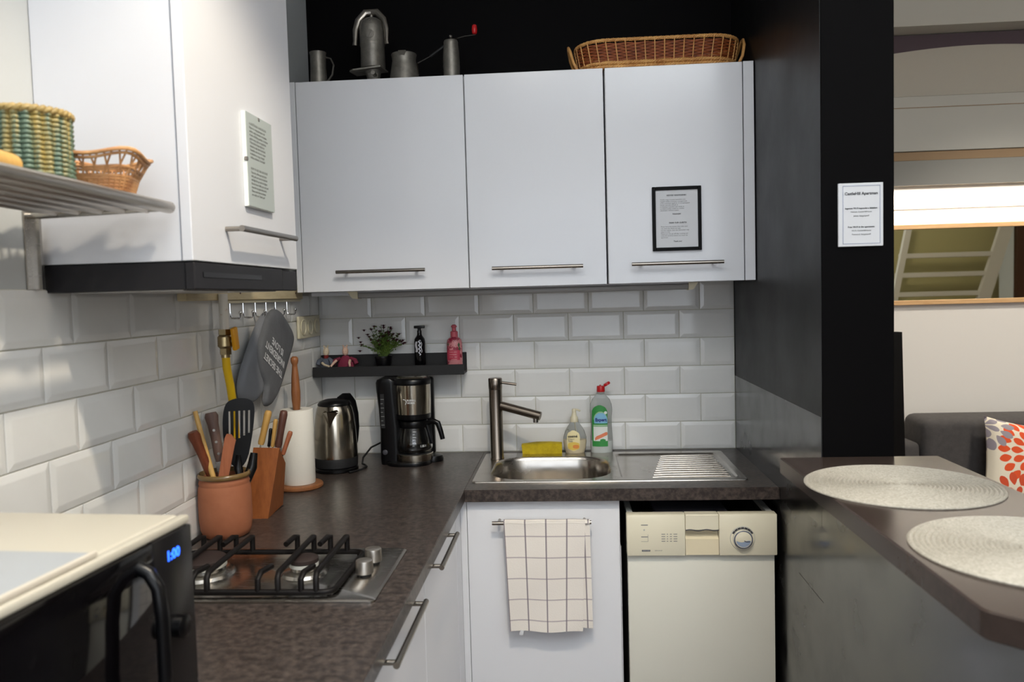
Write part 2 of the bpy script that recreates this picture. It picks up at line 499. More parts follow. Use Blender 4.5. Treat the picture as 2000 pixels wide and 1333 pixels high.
def text(name, s, size, origin, xa, ya, material, parent, align='CENTER', bold=0.0, sx=1.0):
    cu = bpy.data.curves.new('lettering', 'FONT')
    cu.body = s; cu.size = size; cu.align_x = align; cu.align_y = 'CENTER'; cu.offset = bold
    cu.resolution_u = 3; cu.extrude = 0.0002
    t = bpy.data.objects.new('lettering', cu)
    COL.objects.link(t)
    dg = bpy.context.evaluated_depsgraph_get()
    dg.update()
    me = bpy.data.meshes.new_from_object(t.evaluated_get(dg))
    COL.objects.unlink(t); bpy.data.objects.remove(t); bpy.data.curves.remove(cu)
    x, y = Vector(xa).normalized(), Vector(ya).normalized(); z = x.cross(y)
    off = wpos(parent); og = Vector(origin)
    for v in me.vertices:
        v.co = og - off + x * (v.co.x * sx) + y * v.co.y + z * v.co.z
    me.name = name
    me.materials.clear(); me.materials.append(MT[material] if isinstance(material, str) else material)
    o = bpy.data.objects.new(name, me)
    o.parent = parent
    COL.objects.link(o)
    return o

def rrect(x0, x1, y0, y1, r, z, n=6):
    pts = []
    for cx, cy, a0 in ((x1 - r, y1 - r, 0), (x0 + r, y1 - r, PI / 2), (x0 + r, y0 + r, PI), (x1 - r, y0 + r, 1.5 * PI)):
        for i in range(n + 1):
            a = a0 + PI / 2 * i / n
            pts.append((cx + r * math.cos(a), cy + r * math.sin(a), z))
    return pts


# ------------------------------------------------------------------ room shell
ZC = 0.8885          # worktop height
XR = 1.542           # face of the black side wall
struct('floor', M().box((-0.3, -5.6, -0.1), (6.3, 1.6, 0)), 'floor')
struct('ceiling', M().box((-0.3, -5.6, 3.0), (6.3, 1.6, 3.1)), 'ceiling')
wl = struct('wall_left', M().box((-0.15, -5.6, 0), (0, 0.12, 3.0)), 'wall_paint')
wb = struct('wall_back', M().box((0, 0, 0), (XR, 0.12, 3.0)), 'black_paint')
wr = struct('wall_right', M().box((XR, -1.017, ZC + .0001), (1.7105, 0.12, 3.0), 0.002, 1).box((1.5512, -1.017, 0), (1.7105, 0.12, ZC)), 'black_paint')
struct('wall_far', M().box((1.5, 1.3, 0), (6.3, 1.45, 3.0)), 'white_paint')
struct('wall_living_side', M().box((1.5, 0.12, 0), (1.6, 1.3, 3.0)), 'white_paint')
struct('wall_living_right', M().box((6.1, -5.6, 0), (6.3, 1.3, 3.0)), 'white_paint')
w = M()
w.box((-0.3, -5.6, 0), (0.2, -5.4, 3.0)); w.box((2.4, -5.6, 0), (6.3, -5.4, 3.0))
w.box((0.2, -5.6, 0), (2.4, -5.4, 0.9)); w.box((0.2, -5.6, 2.4), (2.4, -5.4, 3.0))
struct('wall_front', w, 'white_paint')
wn = struct('window_1', M().box((0.2, -5.52, 0.9), (0.26, -5.46, 2.4)).box((2.34, -5.52, 0.9), (2.4, -5.46, 2.4)).box((1.27, -5.52, 0.9), (1.33, -5.46, 2.4)).box((0.2, -5.52, 0.9), (2.4, -5.46, 0.96)).box((0.2, -5.52, 2.34), (2.4, -5.46, 2.4)), 'white_paint')
struct('window_pane', M().box((0.26, -5.495, 0.96), (1.27, -5.489, 2.34)), 'glass', wn)
struct('window_pane', M().box((1.33, -5.495, 0.96), (2.34, -5.489, 2.34)), 'glass', wn)
# satin side face of the black pillar wall, and the glossy splash panel on it
struct('side_panel', M().box((XR - 0.0008, -1.0165, 1.1571), (XR, 0, 3.0)), 'black_side', wr)
struct('splash_panel', M().box((XR - 0.002, -1.0165, 0.8886), (XR, 0, 1.157)), 'black_gloss', wr)
struct('corner_bead', M().box((XR - 0.0025, -1.0185, 1.0605), (XR - 0.0005, -1.0165, 1.157)), 'black_side', wr)

# ---- bevelled metro tiles, one object each
TW, TH, G = 0.202, 0.1024, 0.0022
struct('grout', M().box((0, -0.001, ZC - 0.03), (XR - 0.002, 0, 1.503)), 'grout', wb)
struct('grout', M().box((0, -2.75, ZC - 0.03), (0.001, 0, 1.503)), 'grout', wl)
def tile_mesh(w, h, axis, cache={}):
    k = (round(w, 4), round(h, 4), axis)
    if k in cache: return cache[k]
    b = min(0.0125, w * .3, h * .3)
    m = M()
    hw, hh = w / 2, h / 2
    lo = [(-hw, -hh), (hw, -hh), (hw, hh), (-hw, hh)]
    i1 = [(-hw + .0008, -hh + .0008), (hw - .0008, -hh + .0008), (hw - .0008, hh - .0008), (-hw + .0008, hh - .0008)]
    i2 = [(-hw + b, -hh + b), (hw - b, -hh + b), (hw - b, hh - b), (-hw + b, hh - b)]
    i3 = [(-hw + b + .002, -hh + b + .002), (hw - b - .002, -hh + b + .002), (hw - b - .002, hh - b - .002), (-hw + b + .002, hh - b - .002)]
    def P(l, d):
        if axis == 'y': return [(a, -d, c) for a, c in l]
        return [(d, -a, c) for a, c in l]
    m.loft([P(lo, 0.0), P(lo, .0024), P(i1, .0032), P(i2, .0052), P(i3, .0054)], False, True)
    me = bpy.data.meshes.new('tile')
    me.from_pydata([tuple(v) for v in m.v], [], m.f)
    bm = bmesh.new(); bm.from_mesh(me); bmesh.ops.recalc_face_normals(bm, faces=bm.faces); bm.to_mesh(me); bm.free()
    me.materials.append(MT['tile'])
    cache[k] = me
    return me
def put_tile(c0, c1, z0, z1, axis, parent):
    w, h = c1 - c0 - G, z1 - z0 - G
    if w < 0.008 or h < 0.008: return
    o = bpy.data.objects.new('tile', tile_mesh(w, h, axis))
    o.parent = parent
    if axis == 'y': o.location = ((c0 + c1) / 2, -0.001, (z0 + z1) / 2)
    else: o.location = (0.001, (c0 + c1) / 2, (z0 + z1) / 2)
    o.rotation_euler = (random.uniform(-.004, .004), 0, random.uniform(-.004, .004)) if axis == 'y' else (0, random.uniform(-.004, .004), random.uniform(-.004, .004))
    COL.objects.link(o)
ZR = [1.5028 - TH * k for k in range(6)] + [ZC]
for r in range(6):
    x0 = (0.6083 if r % 2 == 0 else 0.7357) - TW * 4
    j = [0.0030] + [x0 + TW * k for k in range(12) if 0.0030 < x0 + TW * k < XR - 0.0025] + [XR - 0.0025]
    for a, b in zip(j, j[1:]): put_tile(a, b, ZR[r + 1], ZR[r], 'y', wb)
    y0 = (-1.5244 if r % 2 == 0 else -1.4157) - TW * 6
    j = [-2.75] + [y0 + TW * k for k in range(20) if -2.75 < y0 + TW * k < -0.0050] + [-0.0050]
    for a, b in zip(j, j[1:]): put_tile(a, b, ZR[r + 1], ZR[r], 'x', wl)

# ------------------------------------------------------------------ worktop (L shape) with sink cut-out
SX0, SX1, SY0, SY1 = 0.626, 1.476, -0.516, -0.060
wt = thing('worktop', 'dark brown-grey stone-look worktop running round the corner under the tiles', 'worktop', (0.6, -0.6, ZC - 0.037))
m = M(); m.box((0.008, -2.75, ZC - 0.037), (0.615, -0.008, ZC), 0.002, 1)
obj('slab', m, 'worktop', wt)
def plate_hole(x0, x1, y0, y1, z0, z1, hx0, hx1, hy0, hy1):
    m = M()
    O = [(x0, y0), (x1, y0), (x1, y1), (x0, y1)]; H = [(hx0, hy0), (hx1, hy0), (hx1, hy1), (hx0, hy1)]
    vs = [(x, y, z0) for x, y in O] + [(x, y, z0) for x, y in H] + [(x, y, z1) for x, y in O] + [(x, y, z1) for x, y in H]
    fs = []
    for i in range(4):
        k = (i + 1) % 4
        fs += [(i, k, 4 + k, 4 + i), (8 + i, 8 + k, 12 + k, 12 + i), (i, k, 8 + k, 8 + i), (4 + i, 4 + k, 12 + k, 12 + i)]
    return m.add(vs, fs)
obj('slab', plate_hole(0.6155, 1.5445, -0.604, -0.008, ZC - 0.037, ZC, SX0 + .012, SX1 - .012, SY0 + .012, SY1 - .012), 'worktop', wt)

# ------------------------------------------------------------------ sink and faucet
sk = thing('sink', 'stainless steel inset sink with round-cornered bowl and ribbed drainer', 'sink', ((SX0 + SX1) / 2, (SY0 + SY1) / 2, ZC))
zt = ZC + 0.004
BX0, BX1, BY0, BY1 = 0.674, 1.066, -0.490, -0.136
DX0, DX1, DY0, DY1 = 1.092, 1.452, -0.486, -0.100
bm = bmesh.new()
def loop_edges(pts):
    vs = [bm.verts.new(p) for p in pts]
    return [bm.edges.new((vs[i], vs[(i + 1) % len(vs)])) for i in range(len(vs))]
es = loop_edges(rrect(SX0 + .004, SX1 - .004, SY0 + .004, SY1 - .004, 0.012, zt, 4)) + loop_edges(rrect(BX0, BX1, BY0, BY1, 0.108, zt, 8)) + loop_edges(rrect(DX0, DX1, DY0, DY1, 0.02, zt, 4))
bmesh.ops.triangle_fill(bm, use_beauty=True, use_dissolve=False, edges=es)
bm.verts.index_update()
m = M(); m.add([v.co.copy() for v in bm.verts], [tuple(v.index for v in f.verts) for f in bm.faces]); bm.free()
m.loft([rrect(SX0 + .004, SX1 - .004, SY0 + .004, SY1 - .004, 0.012, zt, 4), rrect(SX0 + .001, SX1 - .001, SY0 + .001, SY1 - .001, 0.013, zt - .001, 4), rrect(SX0, SX1, SY0, SY1, 0.013, ZC + .0002, 4)])
obj('rim', m, 'sink_steel', sk, 40)
L = []
for i, (ins, dz, rr) in enumerate(((0, 0, .108), (.003, -.003, .106), (.007, -.012, .102), (.010, -.06, .099), (.014, -.125, .095), (.022, -.145, .088), (.036, -.155, .066), (.06, -.158, .045))):
    L.append(rrect(BX0 + ins, BX1 - ins, BY0 + ins, BY1 - ins, rr, zt + dz, 8))
obj('bowl', M().loft(L, False, True), 'sink_steel', sk, 50)
obj('drain_strainer', M().lathe([(.042, 0), (.04, .003), (.03, .002), (.012, .001)], (.865, -.31, zt - .1575), 24), 'chrome', sk)
L = [rrect(DX0, DX1, DY0, DY1, .02, zt, 4), rrect(DX0 + .006, DX1 - .006, DY0 + .006, DY1 - .006, .016, zt - .005, 4)]
obj('drainer', M().loft(L, False, True), 'sink_steel', sk, 30)
for k in range(11):
    y = DY0 + .03 + k * .0325
    m = M(); m.tube([(DX0 + .10 + .006 * k, y, zt - .0055), (DX0 + .13 + .006 * k, y, zt - .0038), (DX1 - .035, y, zt - .0024), (DX1 - .02, y, zt - .005)], .0042, 8)
    obj('rib', m, 'sink_steel', sk, 60)

fx, fy = 0.676, -0.160
fc = thing('faucet', 'tall brushed nickel mixer tap with sloping straight spout at left of sink', 'faucet', (fx, fy, zt))
obj('body', M().lathe([(.0245, 0), (.0245, .004), (.0232, .006), (.0235, .248)], (fx, fy, zt), 32), 'faucet', fc)
obj('cartridge_cap', M().lathe([(.0238, .2495), (.0245, .251), (.0245, .285), (.0225, .288)], (fx, fy, zt), 32), 'faucet', fc)
obj('lever', M().cyl((fx + .018, fy, zt + .272), (fx + .075, fy - .004, zt + .264), .0048, n=14), 'faucet', fc)
sp0, sp1 = Vector((fx + .01, fy, zt + .192)), Vector((fx + .158, fy - .035, zt + .155))
obj('spout', M().cyl(sp0, sp1, .0155, .0155, 24), 'faucet', fc)
obj('aerator', M().cyl(sp1 + Vector((-.017, .004, -.008)), sp1 + Vector((-.017, .004, -.022)), .010, n=18), 'chrome', fc)

# ------------------------------------------------------------------ lower units
def bar_handle(name, p0, p1, out, parent, r=.006, inset=.03, material='handle'):
    """bar between two posts: one part; out = vector back to the door"""
    p0, p1, out = Vector(p0), Vector(p1), Vector(out)
    d = (p1 - p0).normalized()
    m = M(); m.cyl(p0, p1, r, n=16)
    for q in (p0 + d * inset, p1 - d * inset): m.cyl(q, q + out, r * .8, n=12)
    return obj(name, m, material, parent)

u = thing('base_cabinet', 'white sink base cabinet with a checked towel on its rail', 'cabinet', (.85, -.3, 0))
obj('carcass', M().box((.6165, -.56, .10), (1.083, -.02, .70)), 'carcass', u)
obj('door', M().box((.6175, -.58, .10), (1.079, -.562, .8475), .0015, 1), 'gloss_white', u)
obj('plinth', M().box((.6165, -.53, 0), (1.083, -.515, .10)), 'black_matte', u)
bar_handle('towel_rail', (.697, -.615, .7895), (.993, -.615, .7905), (0, .035, 0), u, .006, .02)

u = thing('base_cabinet', 'white drawer unit under the hob, nearest the camera, with long bar handle', 'cabinet', (.3, -1.8, 0))
obj('carcass', M().box((.02, -2.2, .10), (.577, -1.205, .8)), 'carcass', u)
obj('drawer', M().box((.579, -2.2, .10), (.597, -1.2055, .8475), .0015, 1), 'gloss_white', u)
bar_handle('handle', (.634, -1.668, .845), (.634, -1.378, .845), (-.037, 0, 0), u, .0062, .012)
u = thing('base_cabinet', 'white corner cabinet between the drawer unit and the sink, with shorter handle', 'cabinet', (.3, -.9, 0))
obj('carcass', M().box((.02, -1.2, .10), (.577, -.62, .8)), 'carcass', u)
obj('door', M().box((.579, -1.2025, .10), (.597, -.684, .8475), .0015, 1), 'gloss_white', u)
obj('corner_filler', M().box((.579, -.682, .10), (.597, -.5805, .8475), .001, 1), 'gloss_white', u)
obj('corner_return', M().box((.5972, -.580, .10), (.6163, -.566, .8475)), 'gloss_white', u)
bar_handle('handle', (.634, -1.172, .845), (.634, -.905, .845), (-.037, 0, 0), u, .0062, .012)

# towel over the rail
def towel():
    t = thing('tea_towel', 'cream checked tea towel folded over the rail of the sink cabinet', 'towel', (.86, -.62, .46))
    def sheet(name, x0t, x1t, x0b, x1b, ztop, zbot, y, sgn, u0, seed):
        rows = []; uv = []
        nx, nz = 26, 34
        for i in range(nz + 1):
            f = i / nz
            row = []
            for j in range(nx + 1):
                g = j / nx
                x = (x0t + (x0b - x0t) * f) * (1 - g) + (x1t + (x1b - x1t) * f) * g
                z = ztop + (zbot - ztop) * f + .0022 * math.sin(g * 9 + seed) * f
                yy = y + sgn * (.0018 * math.sin(g * 7 + seed) * f + .0012 * math.sin(f * 8 + g * 4))
                if f < .04: yy = y * 1.0
                row.append((x, yy, z)); uv.append((u0 + g * (x1t - x0t), .020 + (1 - f) * 0 + f * (ztop - zbot)))
            rows.append(row)
        m = M().grid(rows)
        n = len(m.v)
        # thickness: second skin
        m2 = M().grid([[(p[0], p[1] + .0025, p[2]) for p in r] for r in rows])
        m.add(m2.v, m2.f)
        w_, h_ = nx + 1, nz + 1
        rim = [j for j in range(w_)] + [i * w_ + nx for i in range(1, h_)] + [nz * w_ + j for j in range(nx - 1, -1, -1)] + [i * w_ for i in range(nz - 1, 0, -1)]
        for a, b in zip(rim, rim[1:] + rim[:1]): m.f.append((a, b, b + n, a + n))
        return obj(name, m, 'towel', t, 60, uv + uv)
    sheet('front_fold', .7325, .9750, .7435, .9610, .7985, .4635, -.6285, 1, -.0625 + .0015, 0.0)
    sheet('back_fold', .7360, .9880, .7600, .9915, .7975, .4720, -.6215, 1, .017, 1.3)
    m = M(); rows = []
    uv = []
    for i in range(13):
        a = PI * i / 12
        rows.append([(.7325 + .2555 * j / 20, -.6165 - .0128 * math.cos(a), .7925 + .0085 * math.sin(a) + .0008 * math.sin(j * .9)) for j in range(21)])
        uv += [(-.061 + .2555 * j / 20, .012 - .0015 * i) for j in range(21)]
    m.grid(rows)
    obj('top_fold', m, 'towel', t, 60, uv)
    obj('care_label', M().box((.772, -.6262, .452), (.783, -.6256, .466), rot=Matrix.Rotation(.3, 3, 'Y')), 'paper', t)
towel()

# ------------------------------------------------------------------ dishwasher
dw = thing('dishwasher', 'narrow cream freestanding dishwasher without its top cover, under the worktop', 'dishwasher', (1.315, -.35, 0))
obj('body', M().box((1.098, -.59, .03), (1.118, -.03, .80)).box((1.510, -.59, .03), (1.530, -.03, .80)).box((1.118, -.59, .03), (1.510, -.03, .785)), 'black_matte', dw)
obj('top_rail', M().box((1.100, -.612, .800), (1.117, -.05, .812)), 'dial', dw); m = M(); m.box((1.509, -.612, .800), (1.527, -.05, .812))
obj('top_rail', m, 'dial', dw)
obj('top_bar', M().box((1.119, -.606, .786), (1.508, -.585, .811), .002, 1), 'dish_cream', dw)
for x in (1.15, 1.42, 1.45): obj('top_slat', M().box((x, -.56, .786), (x + .018, -.06, .797)), 'black_plastic', dw)
obj('insulation_pad', M().box((1.185, -.580, .787), (1.405, -.06, .806), .004, 1), mat('pad_grey', (78, 76, 84), .3), dw)
obj('door', M().box((1.0985, -.611, .06), (1.5275, -.590, .690), .004, 2), 'dish_door', dw)
cp = obj('control_panel', plate_hole(1.0965, 1.531, -.01, .01, 0, 1, 1.268, 1.364, 0, 0) if False else
         M().box((1.0965, -.628, .692), (1.2665, -.590, .8145), .003, 2).box((1.3645, -.628, .692), (1.531, -.590, .8145), .003, 2).box((1.2675, -.628, .768), (1.3635, -.590, .8145), .002, 1), 'dish_cream', dw)
obj('recess_handle', M().prism([(1.2675, -.604, .768), (1.2675, -.606, .753), (1.2675, -.622, .740), (1.2675, -.626, .694), (1.2675, -.592, .694), (1.2675, -.592, .768)], (.096, 0, 0)), 'dish_handle', dw)
m = M()
pts = []
for i in range(17):
    x = 1.2675 + .096 * i / 16
    pts.append((x, -.6288, .7685 + .0016 * math.sin(i / 16 * 4 * PI)))
m.tube(pts, .0017, 6)
obj('grip_edge', m, 'dial_ring', dw)
kc = Vector((1.431, -.628, .7435))
ko = obj('dial', M().lathe([(.036, 0), (.0355, .002), (.029, .003)], kc, 40, (0, -1, 0)), 'dial', dw)
obj('dial_scale', M().lathe([(.0345, .0029), (.0285, .0034)], kc, 40, (0, -1, 0), (False, False)), 'dish_cream', ko)
m = M()
for i in range(7):
    a = math.radians(36 + i * 18)
    m.box((-.0030, -.0006, -.0026), (.0030, 0, .0026))
    q = Matrix.Rotation(-(a - PI / 2), 3, 'Y')
    for v in m.v[-8:]:
        v.xyz = (q @ Vector((v.x * 1.5, v.y - .0038, v.z + .0315)) + kc)[:]
obj('dial_marks', m, 'dial_ring', ko)
obj('dial_knob', M().lathe([(.0262, .003), (.0262, .012), (.0245, .0145), (.0235, .015)], kc, 40, (0, -1, 0)), 'dish_cream', ko)
m = M(); m.lathe([(.0262, .0125), (.0268, .0140), (.0245, .0156), (.0236, .0150)], kc, 40, (0, -1, 0), (False, False))
obj('dial_ring', m, 'dial_navy', ko)
def wave(x0, x1, z0, amp, zb, y):
    top = [(x0 + (x1 - x0) * i / 12, y, z0 + amp * math.sin(i / 12 * 2 * PI + 2.4)) for i in range(13)]
    bot = [(x1, y, z0 - .004)] + [(kc.x + .0215 * math.cos(-a), y, kc.z - abs(.0215 * math.sin(a))) for a in [PI * k / 10 for k in range(1, 10)]] + [(x0, y, z0 - .004)]
    return top + bot
obj('dial_emblem', M().prism(wave(kc.x - .0205, kc.x + .0205, kc.z - .005, .0025, 0, kc.y - .0156), (0, -.0004, 0)), 'dial_blue', ko)
m = M(); m.tube([(kc.x + .002, kc.y - .0162, kc.z - .003), (kc.x + .008, kc.y - .0162, kc.z - .0062), (kc.x + .018, kc.y - .0162, kc.z - .0058)], .0012, 6)
obj('dial_pointer', m, 'dial_ring', ko)
m = M()
m.box((1.138, -.6286, .7835), (1.158, -.628, .7858)); m.box((1.138, -.6286, .7482), (1.158, -.628, .7504)); m.box((1.1575, -.6286, .736), (1.1582, -.628, .757))
m.box((1.138, -.6286, .7352), (1.158, -.628, .7358))
for x, w_ in ((1.197, .011), (1.2125, .004), (1.2215, .006), (1.232, .011)):
    for z in (.757, .750, .743, .736): m.box((x, -.6285, z - .0009), (x + w_, -.628, z + .0009))
obj('panel_marks', m, 'ink_grey', dw)['kind'] = 'stuff'
m = M().lathe([(.0025, 0), (.0025, .001)], (1.147, -.628, .770), 12, (0, -1, 0)); obj('indicator_light', m, 'dial', dw)
obj('maker_badge', M().box((1.1395, -.6287, .7055), (1.1635, -.628, .7105)), 'dial_ring', dw)
text('maker_lettering', 'ZANUSSI', .0052, (1.1515, -.6288, .708), (1, 0, 0), (0, 0, 1), 'paper', dw)
text('model_lettering', 'DW 8 41 07', .0042, (1.188, -.6286, .7082), (1, 0, 0), (0, 0, 1), 'ink_grey', dw)

# ------------------------------------------------------------------ bar counter with placemats
br = thing('bar_counter', 'dark brown laminate breakfast bar joined to the black pillar', 'bar', (1.63, -1.5, 0))
def barpts(z, g=0.0):
    p = []
    def arc(cx, cy, r, a0, a1, n=5): return [(cx + r * math.cos(a0 + (a1 - a0) * i / n), cy + r * math.sin(a0 + (a1 - a0) * i / n), z) for i in range(n + 1)]
    p += [(1.813 - g, -1.0175, z), (1.442 + g, -1.0175, z)]
    p += arc(1.476, -1.953, .026 - g, PI, PI * 1.25)
    p += [(1.71, -2.222, z), (1.813 - g, -2.222, z)]
    return p
L = [barpts(1.0215, .003), barpts(1.0235), barpts(1.0575), barpts(1.060, .003)]
obj('bar_top', M().loft(L, True, True), 'bar', br, 30)
obj('front_panel', M().box((1.545, -2.18, 0), (1.551, -.002, .8884)).box((1.540, -2.18, .8885), (1.5509, -1.0175, 1.0213)), 'black_gloss', br)
obj('end_panel', M().box((1.5512, -2.18, 0), (1.74, -2.16, 1.0213)), 'black_paint', br)
m = M().tube([(1.5449, -.80, .7005), (1.5449, -.90, .699), (1.5449, -1.01, .699)], .0006, 5)
obj('scratch', m, 'black_plastic', br)

def placemat(cx, cy, r, label, squash=1.0):
    prof = [(0.0008, .0035)]
    n = 23
    for i in range(n):
        a = r * i / n; b = r * (i + 1) / n
        prof += [(a + (b - a) * .06, .0014), (a + (b - a) * .28, .0036), (a + (b - a) * .5, .0045), (a + (b - a) * .72, .0036), (a + (b - a) * .94, .0014)]
    prof += [(r, .0022), (r, .0002)]
    m = M().lathe(prof, (cx, cy, 1.0601), 96, cap=(False, True), sx=1, sy=1)
    m.f[-1] = tuple(reversed(m.f[-1]))
    return solo('placemat', m, 'placemat', label, 'placemat', 'round woven placemats on the bar', 50)
placemat(1.609, -1.311, .187, 'round silver-beige woven placemat at the far end of the bar by the pillar')
placemat(1.650, -1.737, .187, 'round silver-beige woven placemat nearest the camera, overlapping the edge of the bar')

# ------------------------------------------------------------------ wall cabinets above the sink
CZ0, CZ1 = 1.498, 2.182
def wall_cab(x0, x1, label, hx0, hx1, hz, fillers=()):
    u = thing('wall_cabinet', label, 'cabinet', ((x0 + x1) / 2, -.17, CZ0), 'white wall cabinets over the sink')
    obj('carcass', M().box((x0 + .001, -.340, CZ0 + .002), (x1 - .001, -.008, CZ1)), 'carcass', u)
    obj('door', M().box((x0 + .0018, -.360, CZ0), (x1 - .0018, -.342, CZ1 + .002), .0012, 1), 'gloss_white', u)
    for a, b in fillers: obj('filler_strip', M().box((a, -.358, CZ0), (b, -.335, CZ1 + .004), .001, 1), 'gloss_white', u)
    bar_handle('handle', (hx0, -.395, hz), (hx1, -.395, hz), (0, .035, 0), u, .0058, .03)
wall_cab(.0645, .620, 'left white wall cabinet, the widest, below the pewter coffee things', .1876, .4807, 1.561, ((.044, .0635),))
wall_cab(.620, 1.068, 'middle plain white wall cabinet over the tap', .698, .990, 1.558)
wall_cab(1.0705, 1.504, 'white wall cabinet at right with the black framed notice on its door', 1.144, 1.432, 1.558, ((1.5055, XR - .004),))

# framed notice on the door
fr = thing('framed_notice', 'small black framed printed notice on the right wall cabinet door', 'frame', (1.29, -.366, 1.60))
rx = Matrix.Rotation(-.02, 3, 'Y')
x0, x1, z0, z1, y = 1.2140, 1.3680, 1.5985, 1.8015, -.3605
m = M(); t = .0105
m.box((x0, y - .012, z0), (x0 + t, y, z1), .001, 1); m.box((x1 - t, y - .012, z0), (x1, y, z1), .001, 1)
m.box((x0 + t, y - .012, z0), (x1 - t, y, z0 + t), .001, 1); m.box((x0 + t, y - .012, z1 - t), (x1 - t, y, z1), .001, 1)
obj('frame', m, 'frame_black', fr)
pg = obj('page', M().box((x0 + t, y - .006, z0 + t), (x1 - t, y - .001, z1 - t)), 'paper', fr)
xc = (x0 + x1) / 2
yt = y - .0063
def tl(s, x, z, sz, align='CENTER', mt='ink', bold=0.0, par=pg, yy=yt, sx=1.0):
    text('lettering', s, sz, (x, yy, z), (1, 0, 0), (0, 0, 1), mt, par, align, bold, sx)
tl('KEDVES VENDÉGEINK!', xc, z1 - .0275, .0062, bold=.00014)
for i, s in enumerate(('Kérjük, hogy a konyha használata után', 'hagyják tisztán a konyhát, mosogassanak', 'el és a szemetet vigyék le. A mosogatógépet', 'kérjük csak tele indítsák el.', 'A tűzhelyet használat után zárják el,', 'az ablakot pedig csukják be, mielőtt', 'elindulnak a lakásból sétálni.')):
    tl(s, x0 + .0255, z1 - .041 - i * .0057, .0052, 'LEFT', 'ink_grey')
tl('Köszönjük!', xc, z1 - .0865, .0058, bold=.0001)
tl('DEAR OUR GUESTS!', xc + .003, z1 - .1145, .0062, bold=.00014)
for i, s in enumerate(('Please leave the kitchen clean after your', 'use, wash the dishes and take', 'out the rubbish. Start the dishwasher only', 'when it is full.', 'Please turn the gas off after cooking and', 'close the windows before you leave the', 'apartment.')):
    tl(s, x0 + .0265, z1 - .1265 - i * .0057, .0052, 'LEFT', 'ink_grey')
tl('Thank you!', xc + .002, z1 - .1735, .0058, bold=.0001)

# under-cabinet lamp
ul = thing('under_cabinet_light', 'long grey fluorescent strip light under the wall cabinets', 'lamp', (.78, -.28, 1.498))
obj('housing', M().box((.232, -.305, 1.474), (1.335, -.255, 1.4935), .006, 2), 'tube', ul)
obj('end_cap', M().hexa([(.214, -.305, 1.474), (.233, -.305, 1.472), (.233, -.255, 1.472), (.214, -.255, 1.474), (.198, -.307, 1.4975), (.233, -.307, 1.4975), (.233, -.253, 1.4975), (.198, -.253, 1.4975)]), 'cream', ul)
obj('end_cap', M().hexa([(1.334, -.305, 1.472), (1.350, -.305, 1.474), (1.350, -.255, 1.474), (1.334, -.255, 1.472), (1.334, -.307, 1.4975), (1.366, -.307, 1.4975), (1.366, -.253, 1.4975), (1.334, -.253, 1.4975)]), 'cream', ul)
obj('cover_strip', M().box((.233, -.307, 1.4937), (1.334, -.253, 1.4978), .001, 1), 'hood_white', ul)
obj('cable_channel', M().box((.066, -.283, 1.4845), (.1975, -.262, 1.4975), .002, 1), 'hood_white', ul)

# ------------------------------------------------------------------ hood cabinet on the left wall
u = thing('wall_cabinet', 'tall white cabinet on the left wall above the black cooker hood', 'cabinet', (.14, -1.3, 1.547))
obj('carcass', M().box((.001, -1.597, 1.547), (.258, -1.045, 2.75), .001, 1), 'hood_white', u)
obj('door', M().box((.2605, -1.5995, 1.547), (.280, -1.045, 2.75), .0012, 1), 'hood_white', u)
bar_handle('handle', (.315, -1.462, 1.6135), (.315, -1.150, 1.6145), (-.035, 0, 0), u, .0062, .008)
hd = thing('cooker_hood', 'slim charcoal pull-out cooker hood under the tall white cabinet', 'hood', (.14, -1.3, 1.495))
obj('body', M().box((.001, -1.595, 1.4965), (.262, -1.05, 1.5455), .001, 1), 'charcoal', hd)
obj('pull_out_front', M().box((.263, -1.598, 1.4955), (.281, -1.152, 1.5445), .002, 1), 'charcoal', hd)
obj('end_front', M().box((.263, -1.148, 1.4955), (.279, -1.05, 1.5425), .002, 1), 'charcoal', hd)
obj('grip_slot', M().box((.2812, -1.565, 1.518), (.2822, -1.285, 1.5275)), 'black_plastic', hd)
obj('grease_filter', M().box((.03, -1.56, 1.4945), (.24, -1.09, 1.4963)), 'steel', hd)

# clip frame on the hood cabinet
fr = thing('clip_frame', 'frameless glass clip frame with a printed page on the hood cabinet door', 'frame', (.29, -1.28, 1.668))
y0, y1, z0, z1 = -1.357, -1.212, 1.6685, 1.8625
obj('backing', M().box((.2804, y0, z0), (.289, y1, z1), .0005, 1), 'label_white', fr)
pg = obj('page', M().box((.2892, y0 + .002, z0 + .001), (.2905, y1, z1)), 'clip_glass', fr)
m = M()
for yy, zz in ((y0 + .001, (z0 + z1) / 2), ((y0 + y1) / 2, z1 - .004)): m.box((.285, yy - .004, zz - .004), (.2915, yy + .004, zz + .004), .001, 1)
obj('clips', m, 'handle', fr)['kind'] = 'stuff'
lines = ['A GÁZTŰZHELY HASZNÁLATA', 'Nyissa ki a sárga gázcsapot a fal', 'mellett, majd nyomja be és fordítsa', 'el balra a főzőlap gombját, és közben', 'gyújtsa meg a gázt az öngyújtóval.', 'Főzés közben kapcsolja be az', 'elszívót az ajtó alatti húzókával.', 'Használat után zárja el a csapot', 'és ellenőrizze, hogy a lángok', 'valóban elaludtak. Köszönjük!', None, None, 'HOW TO USE THE GAS STOVE', 'Open the yellow gas tap by the', 'wall, push and turn the knob left', 'and light the gas with the lighter.', 'Use the hood while you cook, and', 'close the tap again afterwards.', 'Please check that the flames', 'are really out. Thank you!']
for i, s in enumerate(lines):
    if s: text('lettering', s, .0068, (.2907, y0 + .017, z1 - .022 - i * .0077), (0, 1, 0), (0, 0, 1), 'ink_pale', pg, 'LEFT')

